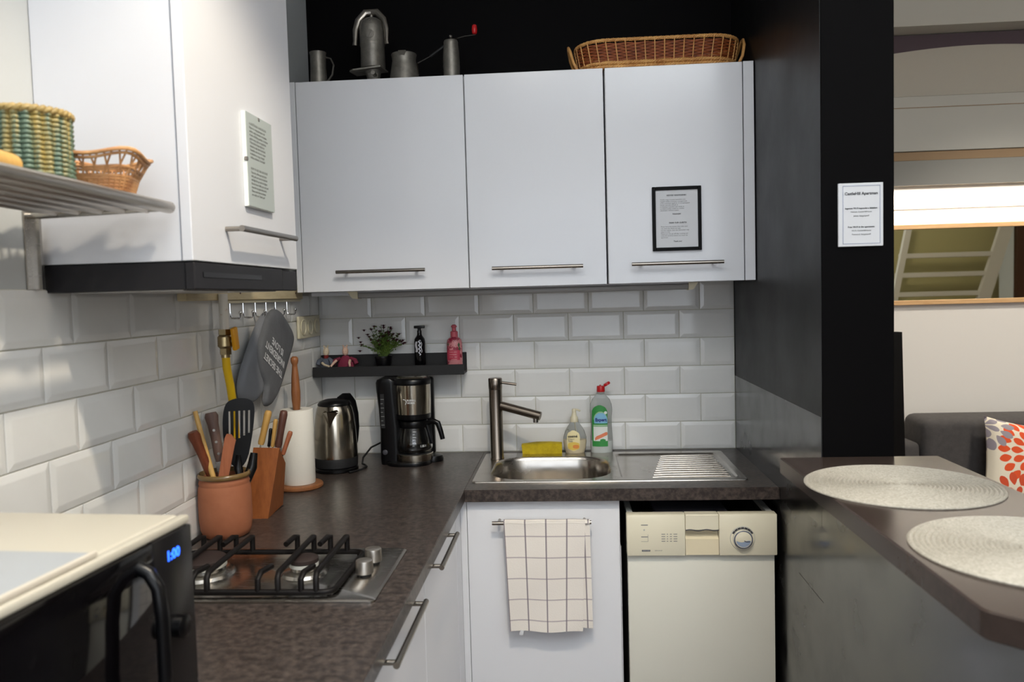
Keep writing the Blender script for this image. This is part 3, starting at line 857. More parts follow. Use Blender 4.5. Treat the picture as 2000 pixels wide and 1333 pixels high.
# ------------------------------------------------------------------ hook rail, mitt, socket, gas pipe on left wall
hr = thing('hook_rail', 'cream wooden batten with chrome hooks on the tiles below the hood', 'hooks', (.02, -.6, 1.475))
m = M(); m.box((.0085, -1.12, 1.4775), (.032, -.268, 1.5165), .002, 1)
obj('batten', m, 'cream_wood', hr)
m = M()
for y in (-.80, -.34): obj('screw', M().cyl((.032, y, 1.497), (.0335, y, 1.497), .003, n=10), 'wood_dark', hr)
pass
obj('rail', M().box((.0085, -.88, 1.469), (.024, -.268, 1.4773), .001, 1), 'cream', hr)
for y in (-.835, -.745, -.655, -.570, -.490, -.385):
    m = M()
    m.tube([(.016, y, 1.4695), (.016, y, 1.445), (.017, y, 1.4335), (.020, y, 1.428), (.028, y, 1.427), (.040, y, 1.428), (.043, y, 1.431), (.044, y, 1.441)], .0026, 8)
    m.sph((.044, y, 1.443), .0048, 10, 6)
    obj('hook', m, 'chrome', hr)

mt = thing('oven_mitt', 'grey oven mitt printed with upside-down white words, hanging from a hook', 'oven mitt', (.05, -.62, 1.16))
def smooth_poly(pts, it=2):
    for _ in range(it):
        q = []
        for i in range(len(pts)):
            a, b = pts[i], pts[(i + 1) % len(pts)]
            q += [(a[0] * .75 + b[0] * .25, a[1] * .75 + b[1] * .25), (a[0] * .25 + b[0] * .75, a[1] * .25 + b[1] * .75)]
        pts = q
    return pts
def puff(poly, x0, th, name, material, parent, inset=.4):
    """padded shape in the y-z plane, bulging along x"""
    cy = sum(p[0] for p in poly) / len(poly); cz = sum(p[1] for p in poly) / len(poly)
    loops = []
    for s, d in ((1, .0), (1.0, .25), (.975, .62), (.92, .9), (.8, 1.0), (.4, 1.06)):
        loops.append([(x0 + th * d, cy + (p[0] - cy) * s, cz + (p[1] - cz) * s) for p in poly])
    return obj(name, M().loft(loops, True, True), material, parent, 60)
# outlines measured on the plane x = 0.05
main = smooth_poly([(-.628, 1.448), (-.560, 1.448), (-.500, 1.412), (-.436, 1.365), (-.452, 1.335), (-.530, 1.262), (-.600, 1.195), (-.662, 1.162), (-.705, 1.166), (-.712, 1.185), (-.690, 1.228), (-.730, 1.272), (-.748, 1.335), (-.690, 1.400)])
back = smooth_poly([(-.640, 1.440), (-.600, 1.440), (-.600, 1.34), (-.645, 1.255), (-.690, 1.205), (-.745, 1.184), (-.815, 1.186), (-.852, 1.214), (-.845, 1.262), (-.775, 1.335), (-.700, 1.405)])
puff(main, .046, .016, 'thumb_side', 'mitt', mt)
puff(back, .030, .018, 'hand_side', 'mitt_back', mt)
obj('hanging_loop', M().tube([(.046, -.575, 1.442), (.044, -.572, 1.452), (.046, -.585, 1.442)], .002, 6), 'mitt', mt)
# lettering: reads upside down, tilted
TY = ((-.655, 1.283), (-.635, 1.313), (-.612, 1.335))
ta = Vector((0, -.875, .47)).normalized(); tb = Vector((0, -.38, -1)).normalized()
tb = (tb - ta * tb.dot(ta)).normalized()
for s, yy, zz, sz in (('THE SECRET', TY[0][0], TY[0][1], .030), ('INGREDIENT', TY[1][0], TY[1][1], .030), ('IS LOVE', TY[2][0], TY[2][1], .030)):
    text('lettering', s, sz, (.0636, yy, zz), ta, tb, 'white_text', mt, 'CENTER', .0005, .95)

sc = thing('wall_socket', 'cream triple wall socket on the left tiles by the corner', 'socket', (.01, -.16, 1.34))
obj('plate', M().box((.008, -.274, 1.3395), (.0185, -.045, 1.417), .003, 2), 'cream', sc)
for y in (-.236, -.160, -.084):
    obj('socket_well', M().lathe([(.0275, 0), (.0275, .003), (.024, .003), (.022, .0008)], (.0185, y, 1.378), 24, (1, 0, 0)), 'cream', sc)

gp = thing('gas_pipe', 'yellow gas pipe with brass valve and yellow lever on the left tiles', 'pipe', (.045, -.93, ZC))
obj('upper_pipe', M().tube([(.045, -.943, 1.4945), (.045, -.943, 1.39)], .0115, 16), 'pipe_white', gp)
m = M()
m.lathe([(.0175, 0), (.0175, .014)], (.045, -.943, 1.388), 6); m.lathe([(.014, 0), (.019, .006), (.019, .030), (.014, .036)], (.045, -.943, 1.352), 20)
m.lathe([(.0155, 0), (.0155, .016)], (.045, -.943, 1.336), 6); m.lathe([(.0115, 0), (.0115, .008)], (.045, -.943, 1.328), 16)
m.cyl((.045, -.943, 1.371), (.072, -.943, 1.371), .006, n=12)
obj('valve_body', m, 'brass', gp)
obj('valve_lever', M().box((.066, -.956, 1.347), (.078, -.931, 1.407), .004, 2, Matrix.Rotation(.18, 3, 'X')), 'yellow_handle', gp)
obj('lower_pipe', M().tube([(.045, -.943, 1.33), (.045, -.940, 1.30), (.046, -.925, 1.25), (.047, -.912, 1.18), (.047, -.907, 1.05), (.047, -.907, ZC + .001)], .0105, 16), 'yellow', gp)

# ------------------------------------------------------------------ hob
hb = thing('gas_hob', 'two-burner stainless steel gas hob with black pan support', 'hob', (.3, -1.34, ZC))
HX0, HX1, HY0, HY1 = .045, .557, -1.502, -1.180
zh = ZC + .0075
obj('plate', M().loft([rrect(HX0, HX1, HY0, HY1, .012, ZC + .0002), rrect(HX0, HX1, HY0, HY1, .012, zh - .003), rrect(HX0 + .004, HX1 - .004, HY0 + .004, HY1 - .004, .011, zh)], True, True), 'steel', hb)
def burner(x, y, r):
    b = obj('burner', M().lathe([(r + .018, 0), (r + .014, .006), (r - .002, .010), (r - .004, .016)], (x, y, zh), 32), 'steel', hb)
    obj('burner_ring', M().lathe([(r - .003, .016), (r, .017), (r, .024), (r - .004, .025)], (x, y, zh), 36), 'dial', b)
    obj('burner_cap', M().lathe([(r, .0255), (r, .033), (r - .004, .036), (.01, .038)], (x, y, zh), 32), 'burner', b)
burner(.152, -1.352, .049)
burner(.372, -1.352, .030)
for x, y in ((.5035, -1.362), (.5035, -1.285)):
    k = obj('knob', M().lathe([(.0175, .004), (.0185, .005), (.0180, .028), (.0172, .031), (.0160, .0318)], (x, y, zh), 28), 'rod', hb)
    obj('knob_seal', M().lathe([(.0145, 0), (.0145, .0045)], (x, y, zh), 20), 'black_matte', k)
zr, ztp = zh + .009, ZC + .052
def pan_support():
    m = M()
    b = .0062
    def bar(p, q, w=b, h=b):
        m.tube([p, q], w, 6)
    y0, y1, x0, x1 = -1.486, -1.236, .070, .472
    m.tube(rrect(x0, x1, y0, y1, .022, zr, 4), b, 8, True)
    for cx in (.370, .152):
        for dx, kind in ((-.052, 'sb'), (-.014, 'f'), (.024, 'sb2'), (.062, 'f')):
            x = cx + dx
            if kind == 'f':
                m.tube([(x, y1, zr), (x, y1 + .002, ztp), (x + .002, y1 - .012, ztp + .002), (x + .006, y0 + .014, ztp), (x + .008, y0, ztp - .008), (x + .008, y0, zr)], b, 8)
            else:
                m.tube([(x, y1, zr), (x, y1 + .002, ztp), (x - .002, y1 - .012, ztp + .002), (x - .008, y1 - .05, ztp - .003)], b, 8)
                xx = x + (.006 if kind == 'sb' else .016)
                m.tube([(xx, y0, zr), (xx, y0, ztp - .010), (xx + .002, y0 + .014, ztp), (xx + .008, y0 + .055, ztp - .002)], b, 8)
    for x, y in ((x0 + .01, y0 + .01), (x0 + .01, y1 - .01), (x1 - .01, y0 + .01), (x1 - .01, y1 - .01)):
        m.cyl((x, y, zh), (x, y, zr), .005, n=8)
    obj('pan_support', m, 'iron', hb, 50)
pan_support()

# ------------------------------------------------------------------ utensil jar with contents
JX, JY = .0705, -1.045
jar = thing('utensil_jar', 'terracotta utensil jar with olive glazed rim beside the tiles', 'jar', (JX, JY, ZC))
J = [(.048, .0), (.055, .004), (.061, .018), (.0640, .045), (.0640, .105), (.0628, .122), (.0605, .130), (.0600, .133), (.0615, .136), (.0585, .145), (.0565, .150)]
obj('pot', M().lathe(J + [(.053, .150), (.054, .13), (.057, .10), (.057, .04), (.045, .008), (.01, .006)], (JX, JY, ZC), 40, cap=(True, True)), 'terracotta', jar, 50)
obj('glazed_rim', M().lathe([(.0570, .147), (.0628, .149), (.0640, .154), (.0628, .159), (.0600, .161), (.0570, .158), (.0550, .147)], (JX, JY, ZC), 40, cap=(False, False)), 'glaze', jar, 60)
zj = ZC + .02
def stick(name, pts, rr, material, label, cat, flat=None, n=12, group='utensils standing in the terracotta jar'):
    return solo(name, M().tube(pts, rr[0], n, rr=rr, flat=flat), material, label, cat, group, 50)
def knife_in_jar(name, label, p0, p1, hw, material, rivet=False, butt=True):
    """p0: blade tip in the jar, p1: end of the handle"""
    p0, p1 = Vector(p0), Vector(p1); d = (p1 - p0); L_ = d.length; d.normalize()
    side = Vector((1, .35, 0)); side = (side - d * side.dot(d)).normalized(); nrm = d.cross(side)
    t = thing(name, label, 'knife', tuple(p0), 'utensils standing in the terracotta jar')
    hs = L_ - .125
    prof = [(0, .82), (.02, .95), (.06, .9), (.095, 1.02), (.115, 1.25), (.125, .95)]
    m = M(); loops = []
    for s, k in prof:
        c = p0 + d * (hs + s); w_ = hw * k
        lp = []
        for i in range(14):
            a = 2 * PI * i / 14
            lp.append(c + side * (w_ * math.cos(a)) + nrm * (.0085 * math.sin(a)))
        loops.append(lp)
    m.loft(loops, True, True)
    h = obj('handle', m, material, t, 60)
    if rivet:
        for s in (.02, .05, .08):
            c = p0 + d * (hs + s)
            obj('rivet', M().cyl(c - nrm * .0092, c + nrm * .0092, .0034, n=12), 'handle', h)
    b0, b1 = p0, p0 + d * (hs + .002)
    obj('blade', M().prism([b0 - side * hw * .2, b1 - side * hw * 1.0, b1 + side * hw * .75, b0 + side * hw * .75], nrm * .0018), 'steel', t)
knife_in_jar('kitchen_knife', 'knife with red-brown wooden handle leaning left in the terracotta jar', (.074, -1.035, zj + .02), (.0235, -1.105, 1.160), .0120, 'wood_red')
knife_in_jar('carving_knife', 'knife with riveted grey-brown handle leaning in the terracotta jar', (.080, -1.030, zj + .01), (.036, -1.028, 1.196), .0135, 'wood_grey', True)
stick('wooden_stick', [(.090, -1.090, zj), (.058, -1.080, 1.045), (.0335, -1.072, 1.13), (.0135, -1.065, 1.205)], [.0062, .0068, .0064, .0058], 'wood_pale', 'thin pale wooden spoon handle leaning left in the terracotta jar', 'spoon')
st = thing('wooden_spatula', 'orange-brown wooden paddle handle with slanted end in the terracotta jar', 'spatula', (.07, -1.07, zj), 'utensils standing in the terracotta jar')
P = [Vector(p) for p in ((.0735, -1.085, 1.044), (.0985, -1.083, 1.044), (.1140, -1.075, 1.120), (.1170, -1.074, 1.132), (.1065, -1.075, 1.146), (.0950, -1.076, 1.148), (.0905, -1.077, 1.138))]
obj('paddle', M().prism(P, (-.003, .010, 0)), 'wood_orange', st)
obj('neck', M().tube([(.083, -1.078, 1.046), (.074, -1.062, .97), (.068, -1.05, zj)], .009, 10, flat=(1, .7, (1, 0, 0))), 'black_plastic', st)
sp = thing('slotted_turner', 'black slotted plastic turner standing tallest in the terracotta jar', 'spatula', (.10, -1.0, zj), 'utensils standing in the terracotta jar')
# slotted blade: plate with five slots, in a plane facing the room
o0 = Vector((.0995, -1.010, 1.135)); ax = Vector((.93, .36, 0)).normalized(); az = Vector((.16, .05, .98)); az = (az - ax * az.dot(ax)).normalized(); an = ax.cross(az)
def tp(u_, v_): return o0 + ax * u_ + az * v_
outer = smooth_poly([(-.036, -.055), (-.040, .03), (-.032, .082), (-.010, .094), (.022, .094), (.042, .080), (.036, .02), (.020, -.060), (.002, -.085), (-.012, -.085)], 2)
bm = bmesh.new()
def lp2(pts):
    vs = [bm.verts.new((p[0], p[1], 0)) for p in pts]
    return [bm.edges.new((vs[i], vs[(i + 1) % len(vs)])) for i in range(len(vs))]
es = lp2(outer)
for k in range(5):
    c = -.0235 + k * .0118
    sl = .07 * c
    es += lp2([(c - .0022, -.020 + k * .006), (c + .0022, -.020 + k * .006), (c + .0050, .062), (c + .0006, .062)])
bmesh.ops.triangle_fill(bm, use_beauty=True, use_dissolve=False, edges=es)
ext = bmesh.ops.extrude_face_region(bm, geom=list(bm.faces))
bmesh.ops.translate(bm, vec=(0, 0, .0028), verts=[e for e in ext['geom'] if isinstance(e, bmesh.types.BMVert)])
bm.verts.index_update()
m = M(); m.add([tp(v.co.x, v.co.y) + an * v.co.z for v in bm.verts], [tuple(v.index for v in f.verts) for f in bm.faces]); bm.free()
obj('slotted_blade', m, 'black_plastic', sp)
obj('shaft', M().tube([tp(-.004, -.05) , tp(-.006, -.085), (.100, -1.018, 1.035), (.09, -1.02, .96), (.085, -1.022, zj)], .0085, 10, rr=[.006, .011, .010, .009, .008]), 'black_plastic', sp)
obj('scoop', M().box((.098, -1.02, 1.0), (.128, -1.004, 1.083), .006, 2, Matrix.Rotation(.08, 3, 'Y')), 'black_plastic', sp) if False else None
stick('black_ladle', [(.105, -1.06, zj), (.112, -1.03, 1.0), (.124, -.998, 1.05), (.128, -.99, 1.085)], [.008, .010, .013, .009], 'black_plastic', 'short black plastic utensil handle at right of the terracotta jar', 'utensil')

# ------------------------------------------------------------------ knife block
kb = thing('knife_block', 'red-brown wooden knife block between terracotta jar and paper roll', 'knife block', (.09, -.83, ZC))
BR = [Vector((.122, -.900, ZC)), Vector((.110, -.752, ZC)), Vector((.140, -.800, 1.018)), Vector((.146, -.858, 1.072))]
wv = Vector((-.071, -.004, 0))
p8 = [BR[0] + wv, BR[0], BR[1], BR[1] + wv * .95, BR[3] + wv + Vector((0, 0, .003)), BR[3], BR[2], BR[2] + wv]
obj('block', M().hexa(p8), 'wood_block', kb)
obj('foot', M().box((.052, -.89, ZC - .0), (.118, -.765, ZC + .0006)), 'black_matte', kb)
def block_knife(p0, p1, w_, material, label):
    p0, p1 = Vector(p0), Vector(p1); d = (p1 - p0).normalized()
    side = Vector((1, .1, 0)); side = (side - d * side.dot(d)).normalized(); nrm = d.cross(side)
    L_ = (p1 - p0).length
    m = M(); loops = []
    for f, k in ((0, .78), (.08, .95), (.3, .88), (.6, .95), (.88, 1.05), (.97, .9), (1, .6)):
        c = p0 + d * (L_ * f)
        loops.append([c + side * (w_ * k * math.cos(2 * PI * i / 12)) + nrm * (w_ * 1.25 * k * math.sin(2 * PI * i / 12)) for i in range(12)])
    m.loft(loops, True, True)
    t = thing('block_knife', label, 'knife', tuple(p0), 'knives in the wooden block')
    obj('handle', m, material, t, 60)
    b1 = p0 - d * .07
    obj('blade', M().prism([p0 - nrm * w_ * .8, p0 + nrm * w_ * .8, b1 + nrm * w_ * .5, b1 - nrm * w_ * .3], side * .0015), 'steel', t)
block_knife((.0895, -.845, 1.080), (.1130, -.838, 1.172), .0098, 'wood_pale', 'cream-handled knife at the left of the wooden block')
block_knife((.1085, -.838, 1.072), (.1140, -.83, 1.122), .0045, 'black_plastic', 'slim black-handled knife in the wooden block')
block_knife((.1200, -.840, 1.072), (.1310, -.835, 1.148), .0062, 'wood_pale', 'thin pale-handled knife in the middle of the wooden block')
block_knife((.1385, -.848, 1.072), (.1565, -.838, 1.172), .0105, 'wood_dark', 'thick dark brown knife handle at the right of the wooden block')
block_knife((.1385, -.815, 1.045), (.1590, -.80, 1.108), .0068, 'wood_orange', 'small light brown knife handle lowest at the right of the wooden block')

# ------------------------------------------------------------------ paper towel holder
PX, PY = .0895, -.545
ph = thing('paper_towel_holder', 'wooden paper towel stand with turned dowel and round base', 'holder', (PX, PY, ZC))
obj('base', M().lathe([(.068, 0), (.072, .004), (.072, .011), (.068, .015), (.02, .015)], (PX, PY, ZC), 40), 'wood_dowel', ph)
obj('dowel', M().lathe([(.009, .015), (.0105, .06), (.0105, .24), (.0135, .275), (.0140, .30), (.0115, .345), (.0088, .375), (.0080, .385), (.0105, .390), (.0120, .398), (.0112, .406), (.006, .411)], (PX, PY, ZC), 24), 'wood_dowel', ph, 50)
solo('paper_roll', M().lathe([(.0175, .2455), (.0485, .2465), (.0495, .245), (.0495, .017), (.0485, .0155), (.0175, .0155)], (PX, PY, ZC), 48, cap=(False, False)).loft([[(PX + .0175 * math.cos(2 * PI * i / 24), PY + .0175 * math.sin(2 * PI * i / 24), ZC + z) for i in range(24)] for z in (.0155, .2455)]), 'paper_roll', 'white kitchen paper roll on the wooden stand', 'paper roll', smooth=50)

# ------------------------------------------------------------------ kettle
KX, KY = .135, -.295
kt = thing('kettle', 'brushed steel electric kettle with black base and handle', 'kettle', (KX, KY, ZC))
obj('power_base', M().lathe([(.070, 0), (.074, .003), (.074, .010), (.070, .014)], (KX, KY, ZC), 40), 'black_plastic', kt)
obj('lower_band', M().lathe([(.069, .0145), (.0725, .018), (.0735, .044), (.0725, .048)], (KX, KY, ZC), 40), 'black_matte', kt)
body = [(.0722, .0485), (.0728, .060), (.0718, .10), (.069, .15), (.0645, .19), (.059, .215), (.0545, .224)]
obj('steel_body', M().lathe(body, (KX, KY, ZC), 48), 'kettle', kt, 60)
obj('lid', M().lathe([(.0555, .2245), (.056, .230), (.050, .238), (.030, .2445), (.008, .246)], (KX, KY, ZC), 40), 'black_plastic', kt, 60)
sd = Vector((.02, -1, 0)).normalized(); sx = Vector((1, .02, 0))
def kp(a, out, z): return Vector((KX, KY, ZC)) + sd * out + sx * a + Vector((0, 0, z))
m = M()
sq = [kp(-.031, .050, .205), kp(-.024, .060, .216), kp(.0, .094, .212), kp(.024, .060, .216), kp(.031, .050, .205), kp(.0, .0655, .146)]
c_ = kp(0, .045, .19)
m.add(sq + [kp(0, .072, .207)], [(0, 2, 5), (2, 4, 5), (0, 1, 6), (1, 2, 6), (2, 3, 6), (3, 4, 6), (0, 6, 4)])
obj('spout', m, 'kettle', kt, 25)
hdv = Vector((.45, .89, 0)).normalized()
def kh(o_, z): return Vector((KX, KY, ZC)) + hdv * o_ + Vector((0, 0, z))
obj('handle', M().tube([kh(.022, .240), kh(.045, .247), kh(.072, .244), (kh(.092, .222)), kh(.103, .18), kh(.106, .13), kh(.098, .085), kh(.082, .058), kh(.070, .050)], .010, 12, rr=[.009, .011, .012, .0125, .012, .011, .0105, .010, .009], flat=(1.15, .8, (0, 0, 1))), 'black_plastic', kt, 60)
cb = M().tube([(KX + .06, KY - .055, ZC + .005), (.196, -.362, ZC + .005), (.226, -.315, ZC + .005), (.232, -.268, ZC + .005), (.222, -.243, ZC + .005), (.206, -.225, ZC + .006), (.2, -.19, ZC + .02), (.215, -.13, ZC + .045), (.25, -.08, ZC + .058), (.28, -.05, ZC + .06)], .0035, 8)
obj('cord', cb, 'black_matte', kt, 60)

# ------------------------------------------------------------------ coffee maker
CX, CY = .386, -.190
cm = thing('coffee_maker', 'black and steel drip coffee maker below the black ledge', 'coffee maker', (CX, CY, ZC))
m = M()
m.loft([rrect(.290, .448, CY - .075, CY + .095, .06, ZC, 8), rrect(.290, .448, CY - .077, CY + .095, .06, ZC + .010, 8), rrect(.292, .446, CY - .075, CY + .095, .06, ZC + .0135, 8)], True, True)
obj('base', m, 'black_plastic', cm, 50)
obj('foot_bulge', M().lathe([(.036, 0), (.037, .008), (.033, .020), (.012, .026)], (.447, CY + .03, ZC + .001), 24), 'black_plastic', cm, 50)
obj('base_trim', M().lathe([(.0655, .0136), (.0660, .016), (.0660, .036), (.0645, .0375)], (CX - .001, CY, ZC), 44), 'kettle', cm)
obj('hotplate', M().lathe([(.060, .0376), (.058, .0395), (.01, .0395)], (CX - .001, CY, ZC), 32), 'black_matte', cm)
m = M()
L = []
for z, x0, x1 in ((.0, .270, .345), (.02, .268, .345), (.12, .270, .345), (.20, .266, .34), (.26, .260, .336), (.288, .259, .336), (.298, .263, .332), (.302, .272, .326)):
    L.append(rrect(x0, x1, CY - .035, CY + .11, .022, ZC + z, 5))
m.loft(L, True, True)
obj('water_tank', m, 'black_plastic', cm, 50)
obj('back_column', M().box((.330, CY + .070, ZC + .0137), (.447, CY + .108, ZC + .296), .012, 3), 'black_plastic', cm, 50)
m = M(); m.box((.2775, CY - .0362, ZC + .13), (.292, CY - .0345, ZC + .25), .0006, 1)
tk = obj('level_window', m, 'black_matte', cm)
m = M()
for i in range(7): m.box((.279, CY - .0368, ZC + .140 + i * .015), (.2905 if i % 2 == 0 else .2865, CY - .0362, ZC + .1425 + i * .015))
obj('level_marks', m, 'ink_grey', tk)
obj('power_switch', M().lathe([(.009, 0), (.009, .003), (.007, .004)], (.289, CY - .035, ZC + .045), 20, (0, -1, 0)), 'dial_ring', cm)
obj('hopper_rim', M().lathe([(.060, .160), (.061, .166), (.0615, .178)], (CX, CY, ZC), 40), 'black_plastic', cm, 50)
hp = obj('hopper', M().lathe([(.0612, .178), (.0632, .23), (.0640, .280)], (CX, CY, ZC), 48), 'kettle', cm, 50)
obj('lid', M().lathe([(.0645, .2805), (.0655, .284), (.0650, .298), (.060, .303)], (CX, CY, ZC), 40), 'black_plastic', cm, 50)
obj('lid_plate', M().lathe([(.056, .3032), (.052, .3075), (.03, .310), (.005, .3105)], (CX, CY, ZC), 40), 'kettle', cm, 60)
text('hopper_lettering', 'RUSSELL', .0085, (CX + .007, CY - .0642, ZC + .229), (1, 0, 0), (0, 0, 1), 'white_text', hp, 'CENTER', .0002)
text('hopper_lettering', 'HOBBS', .0085, (CX + .006, CY - .0642, ZC + .220), (1, 0, 0), (0, 0, 1), 'white_text', hp, 'CENTER', .0002)
m = M().tube([(CX - .022, CY - .0632, ZC + .233), (CX - .014, CY - .0642, ZC + .231), (CX - .010, CY - .0645, ZC + .224), (CX - .014, CY - .0642, ZC + .215)], .0013, 6)
obj('emblem', m, 'white_text', hp)
cf = thing('coffee_carafe', 'glass coffee carafe with black handle on the coffee maker hotplate', 'carafe', (CX, CY, ZC + .0398))
cz = ZC + .040
obj('glass_body', M().lathe([(.050, .0005), (.060, .004), (.0645, .018), (.0625, .040), (.055, .070), (.048, .090), (.0475, .096), (.0455, .096), (.046, .090), (.053, .069), (.0605, .040), (.0625, .019), (.058, .006), (.045, .003)], (CX, CY, cz), 44), 'glass', cf, 60)
obj('collar', M().lathe([(.0485, .088), (.0500, .090), (.0505, .110), (.0485, .113), (.044, .116), (.01, .118)], (CX, CY, cz), 40), 'black_plastic', cf, 50)
obj('handle', M().tube([(CX + .046, CY - .008, cz + .100), (CX + .070, CY - .010, cz + .110), (CX + .088, CY - .012, cz + .102), (CX + .097, CY - .013, cz + .075), (CX + .104, CY - .014, cz + .045)], .0095, 12, rr=[.009, .0105, .0105, .0095, .0085], flat=(1.0, .85, (0, 0, 1))), 'black_plastic', cf, 60)
obj('handle_spine', M().tube([(CX + .049, CY - .010, cz + .095), (CX + .056, CY - .012, cz + .07), (CX + .064, CY - .014, cz + .045), (CX + .066, CY - .014, cz + .03)], .005, 8), 'black_plastic', cf, 60)
m = M()
for i in range(6):
    z = .030 + i * .0095
    r_ = .0632 - max(0, z - .035) * .27
    m.box((CX + .006, CY - r_ - .0003, cz + z), (CX + .006 + (.012 if i % 2 else .007), CY - r_ + .0006, cz + z + .0012))
obj('cup_scale', m, 'white_text', cf)
text('carafe_lettering', '1.25 l', .010, (CX + .040, CY - .0508, cz + .028), (.78, .62, 0), (0, 0, 1), 'white_text', cf, 'CENTER', .0003)

# ------------------------------------------------------------------ black ledge with its things
lg = thing('wall_ledge', 'narrow black picture ledge on the back tiles', 'shelf', (.28, -.05, 1.188))
obj('back_board', M().box((.009, -.0195, 1.192), (.5585, -.009, 1.2645), .001, 1), 'black_matte', lg)
obj('bottom_board', M().box((.009, -.1145, 1.1915), (.560, -.0197, 1.2005), .001, 1), 'black_matte', lg)
obj('front_lip', M().box((.009, -.125, 1.1915), (.562, -.1147, 1.2280), .001, 1), 'black_matte', lg)
zl = 1.2006
# potted plant
pt = thing('potted_plant', 'small potted plant with dark red flowers on the black ledge', 'plant', (.256, -.058, zl))
obj('pot', M().lathe([(.024, 0), (.031, .052), (.0325, .053), (.0325, .060), (.030, .060), (.028, .05), (.01, .045)], (.256, -.058, zl), 28), 'black_plastic', pt, 40)
rnd = random.Random(11)
stems = M(); leaves = M()
tips = []
for i in range(46):
    a = rnd.uniform(0, 2 * PI); sp_ = rnd.uniform(.15, 1.0) ** .7
    tx = .256 + math.cos(a) * .085 * sp_; ty = -.058 + math.sin(a) * .038 * sp_
    tz = zl + .060 + (.115 - .075 * sp_ ** 2) * rnd.uniform(.72, 1.05)
    b0 = Vector((.256 + rnd.uniform(-.012, .012), -.058 + rnd.uniform(-.012, .012), zl + .045))
    b2 = Vector((tx, ty, tz)); b1 = (b0 + b2) / 2 + Vector((0, 0, .012))
    b1.x = b0.x + (b2.x - b0.x) * .35
    stems.tube([b0, b1, b2], .0009, 5)
    tips.append(b2)
    for k in range(20):
        f = rnd.uniform(.2, 1.0)
        p = b0 * (1 - f) ** 2 + b1 * 2 * f * (1 - f) + b2 * f * f
        d = Vector((rnd.uniform(-1, 1), rnd.uniform(-1, 1), rnd.uniform(-.2, 1))).normalized()
        s_ = d.orthogonal().normalized(); ln = rnd.uniform(.008, .014); wd_ = .0024
        leaves.add([p, p + d * ln * .5 + s_ * wd_, p + d * ln, p + d * ln * .5 - s_ * wd_], [(0, 1, 2, 3)])
o = obj('stems', stems, 'stem', pt, 60); o['kind'] = 'stuff'
o = obj('leaves', leaves, 'leaf', pt, None); o['kind'] = 'stuff'
extra = [Vector((.170, -.075, zl + .128)), Vector((.176, -.085, zl + .080)), Vector((.340, -.07, zl + .106)), Vector((.2585, -.05, zl + .170)), Vector((.333, -.07, zl + .115)), Vector((.19, -.07, zl + .155))]
for i, p in enumerate(tips[:40] + extra):
    m = M()
    if p.z < zl + .10 and i < 40: p = p + Vector((0, 0, .012))
    for k in range(7):
        a = 2 * PI * k / 7 + i
        d = Vector((math.cos(a), math.sin(a), .35)).normalized() * .0108; s_ = Vector((-math.sin(a), math.cos(a), 0)) * .0050
        m.add([p, p + d * .6 + s_, p + d, p + d * .6 - s_], [(0, 1, 2, 3)])
    m.sph(p + Vector((0, 0, .001)), .0040, 8, 5)
    obj('flower', m, 'petal', pt, 40)
# black bottle dispenser
bk = thing('bottle', 'slim black bottle with silver squiggle and wide flat pump on the ledge', 'bottle', (.393, -.06, zl))
obj('bottle_body', M().lathe([(.019, 0), (.0205, .003), (.0205, .108), (.0185, .120), (.011, .130), (.0085, .136), (.0085, .150)], (.393, -.06, zl), 32), 'bottle_black', bk, 60)
obj('pump_head', M().lathe([(.0065, .150), (.0065, .160)], (.393, -.06, zl), 16).box((.374, -.068, zl + .158), (.414, -.054, zl + .168), .002, 2), 'black_plastic', bk)
m = M()
def onb(xo, z): return Vector((.393 + xo, -.06 - math.sqrt(max(.0210 ** 2 - xo * xo, 0)), zl + z))
m.grid([[onb(-.0135 + .002 * math.sin(i) + j * .0028, .072 + i * .0055) for j in range(4)] for i in range(8)])
m.grid([[onb(.0010 + .0035 * math.sin(i * 1.5) + j * .0016, .060 + i * .0032) for j in range(3)] for i in range(18)])
m.grid([[onb(.0085 + .0012 * math.sin(i * 1.4) + j * .0012, .070 + i * .0055) for j in range(3)] for i in range(8)])
obj('silver_print', m, 'silver_print', bk, 60)
# pink bottle
pk = thing('soap_bottle', 'pink flowered soap bottle with rose pump at right end of the ledge', 'bottle', (.5215, -.062, zl))
def oval(z, a, b, cx=.5215, cy=-.062, n=32): return [(cx + a * math.cos(2 * PI * i / n), cy + b * math.sin(2 * PI * i / n), zl + z) for i in range(n)]
obj('bottle_body', M().loft([oval(0, .026, .018), oval(.003, .0285, .0205), oval(.10, .0285, .0205), oval(.114, .026, .0185), oval(.122, .016, .013), oval(.124, .013, .012)], True, True), 'pink_body', pk, 50)
m = M()
def onp(xo, z, e=.0006): return Vector((.5215 + xo, -.062 - (.0205 + e) * math.sqrt(max(1 - (xo / (.0285 + e)) ** 2, 0)), zl + z))
m.grid([[onp(-.026 + .047 * j / 10, .040 + .036 * i / 4) for j in range(11)] for i in range(5)])
lb = obj('rose_band', m, 'pink_band', pk, 60)
m = M()
for i in range(4): m.grid([[onp(-.017 + j * .0055, .068 - i * .009 + .0 , .0010) for j in range(6)], [onp(-.017 + j * .0055, .0705 - i * .009, .0010) for j in range(6)]])
obj('print_lines', m, 'pink_body', lb, None)
m = M()
for xo, z, s_ in ((.018, .095, .0085), (.020, .082, .007), (-.021, .098, .006), (-.012, .012, .007), (.010, .010, .006)):
    m.grid([[onp(xo + s_ * (f - .5) * (1 - abs(g - .5) * 1.6), z + s_ * 2 * (g - .5), .0009) for f in (0, .5, 1)] for g in (0, .25, .5, .75, 1)])
obj('leaf_print', m, 'green_dark', pk, 60)
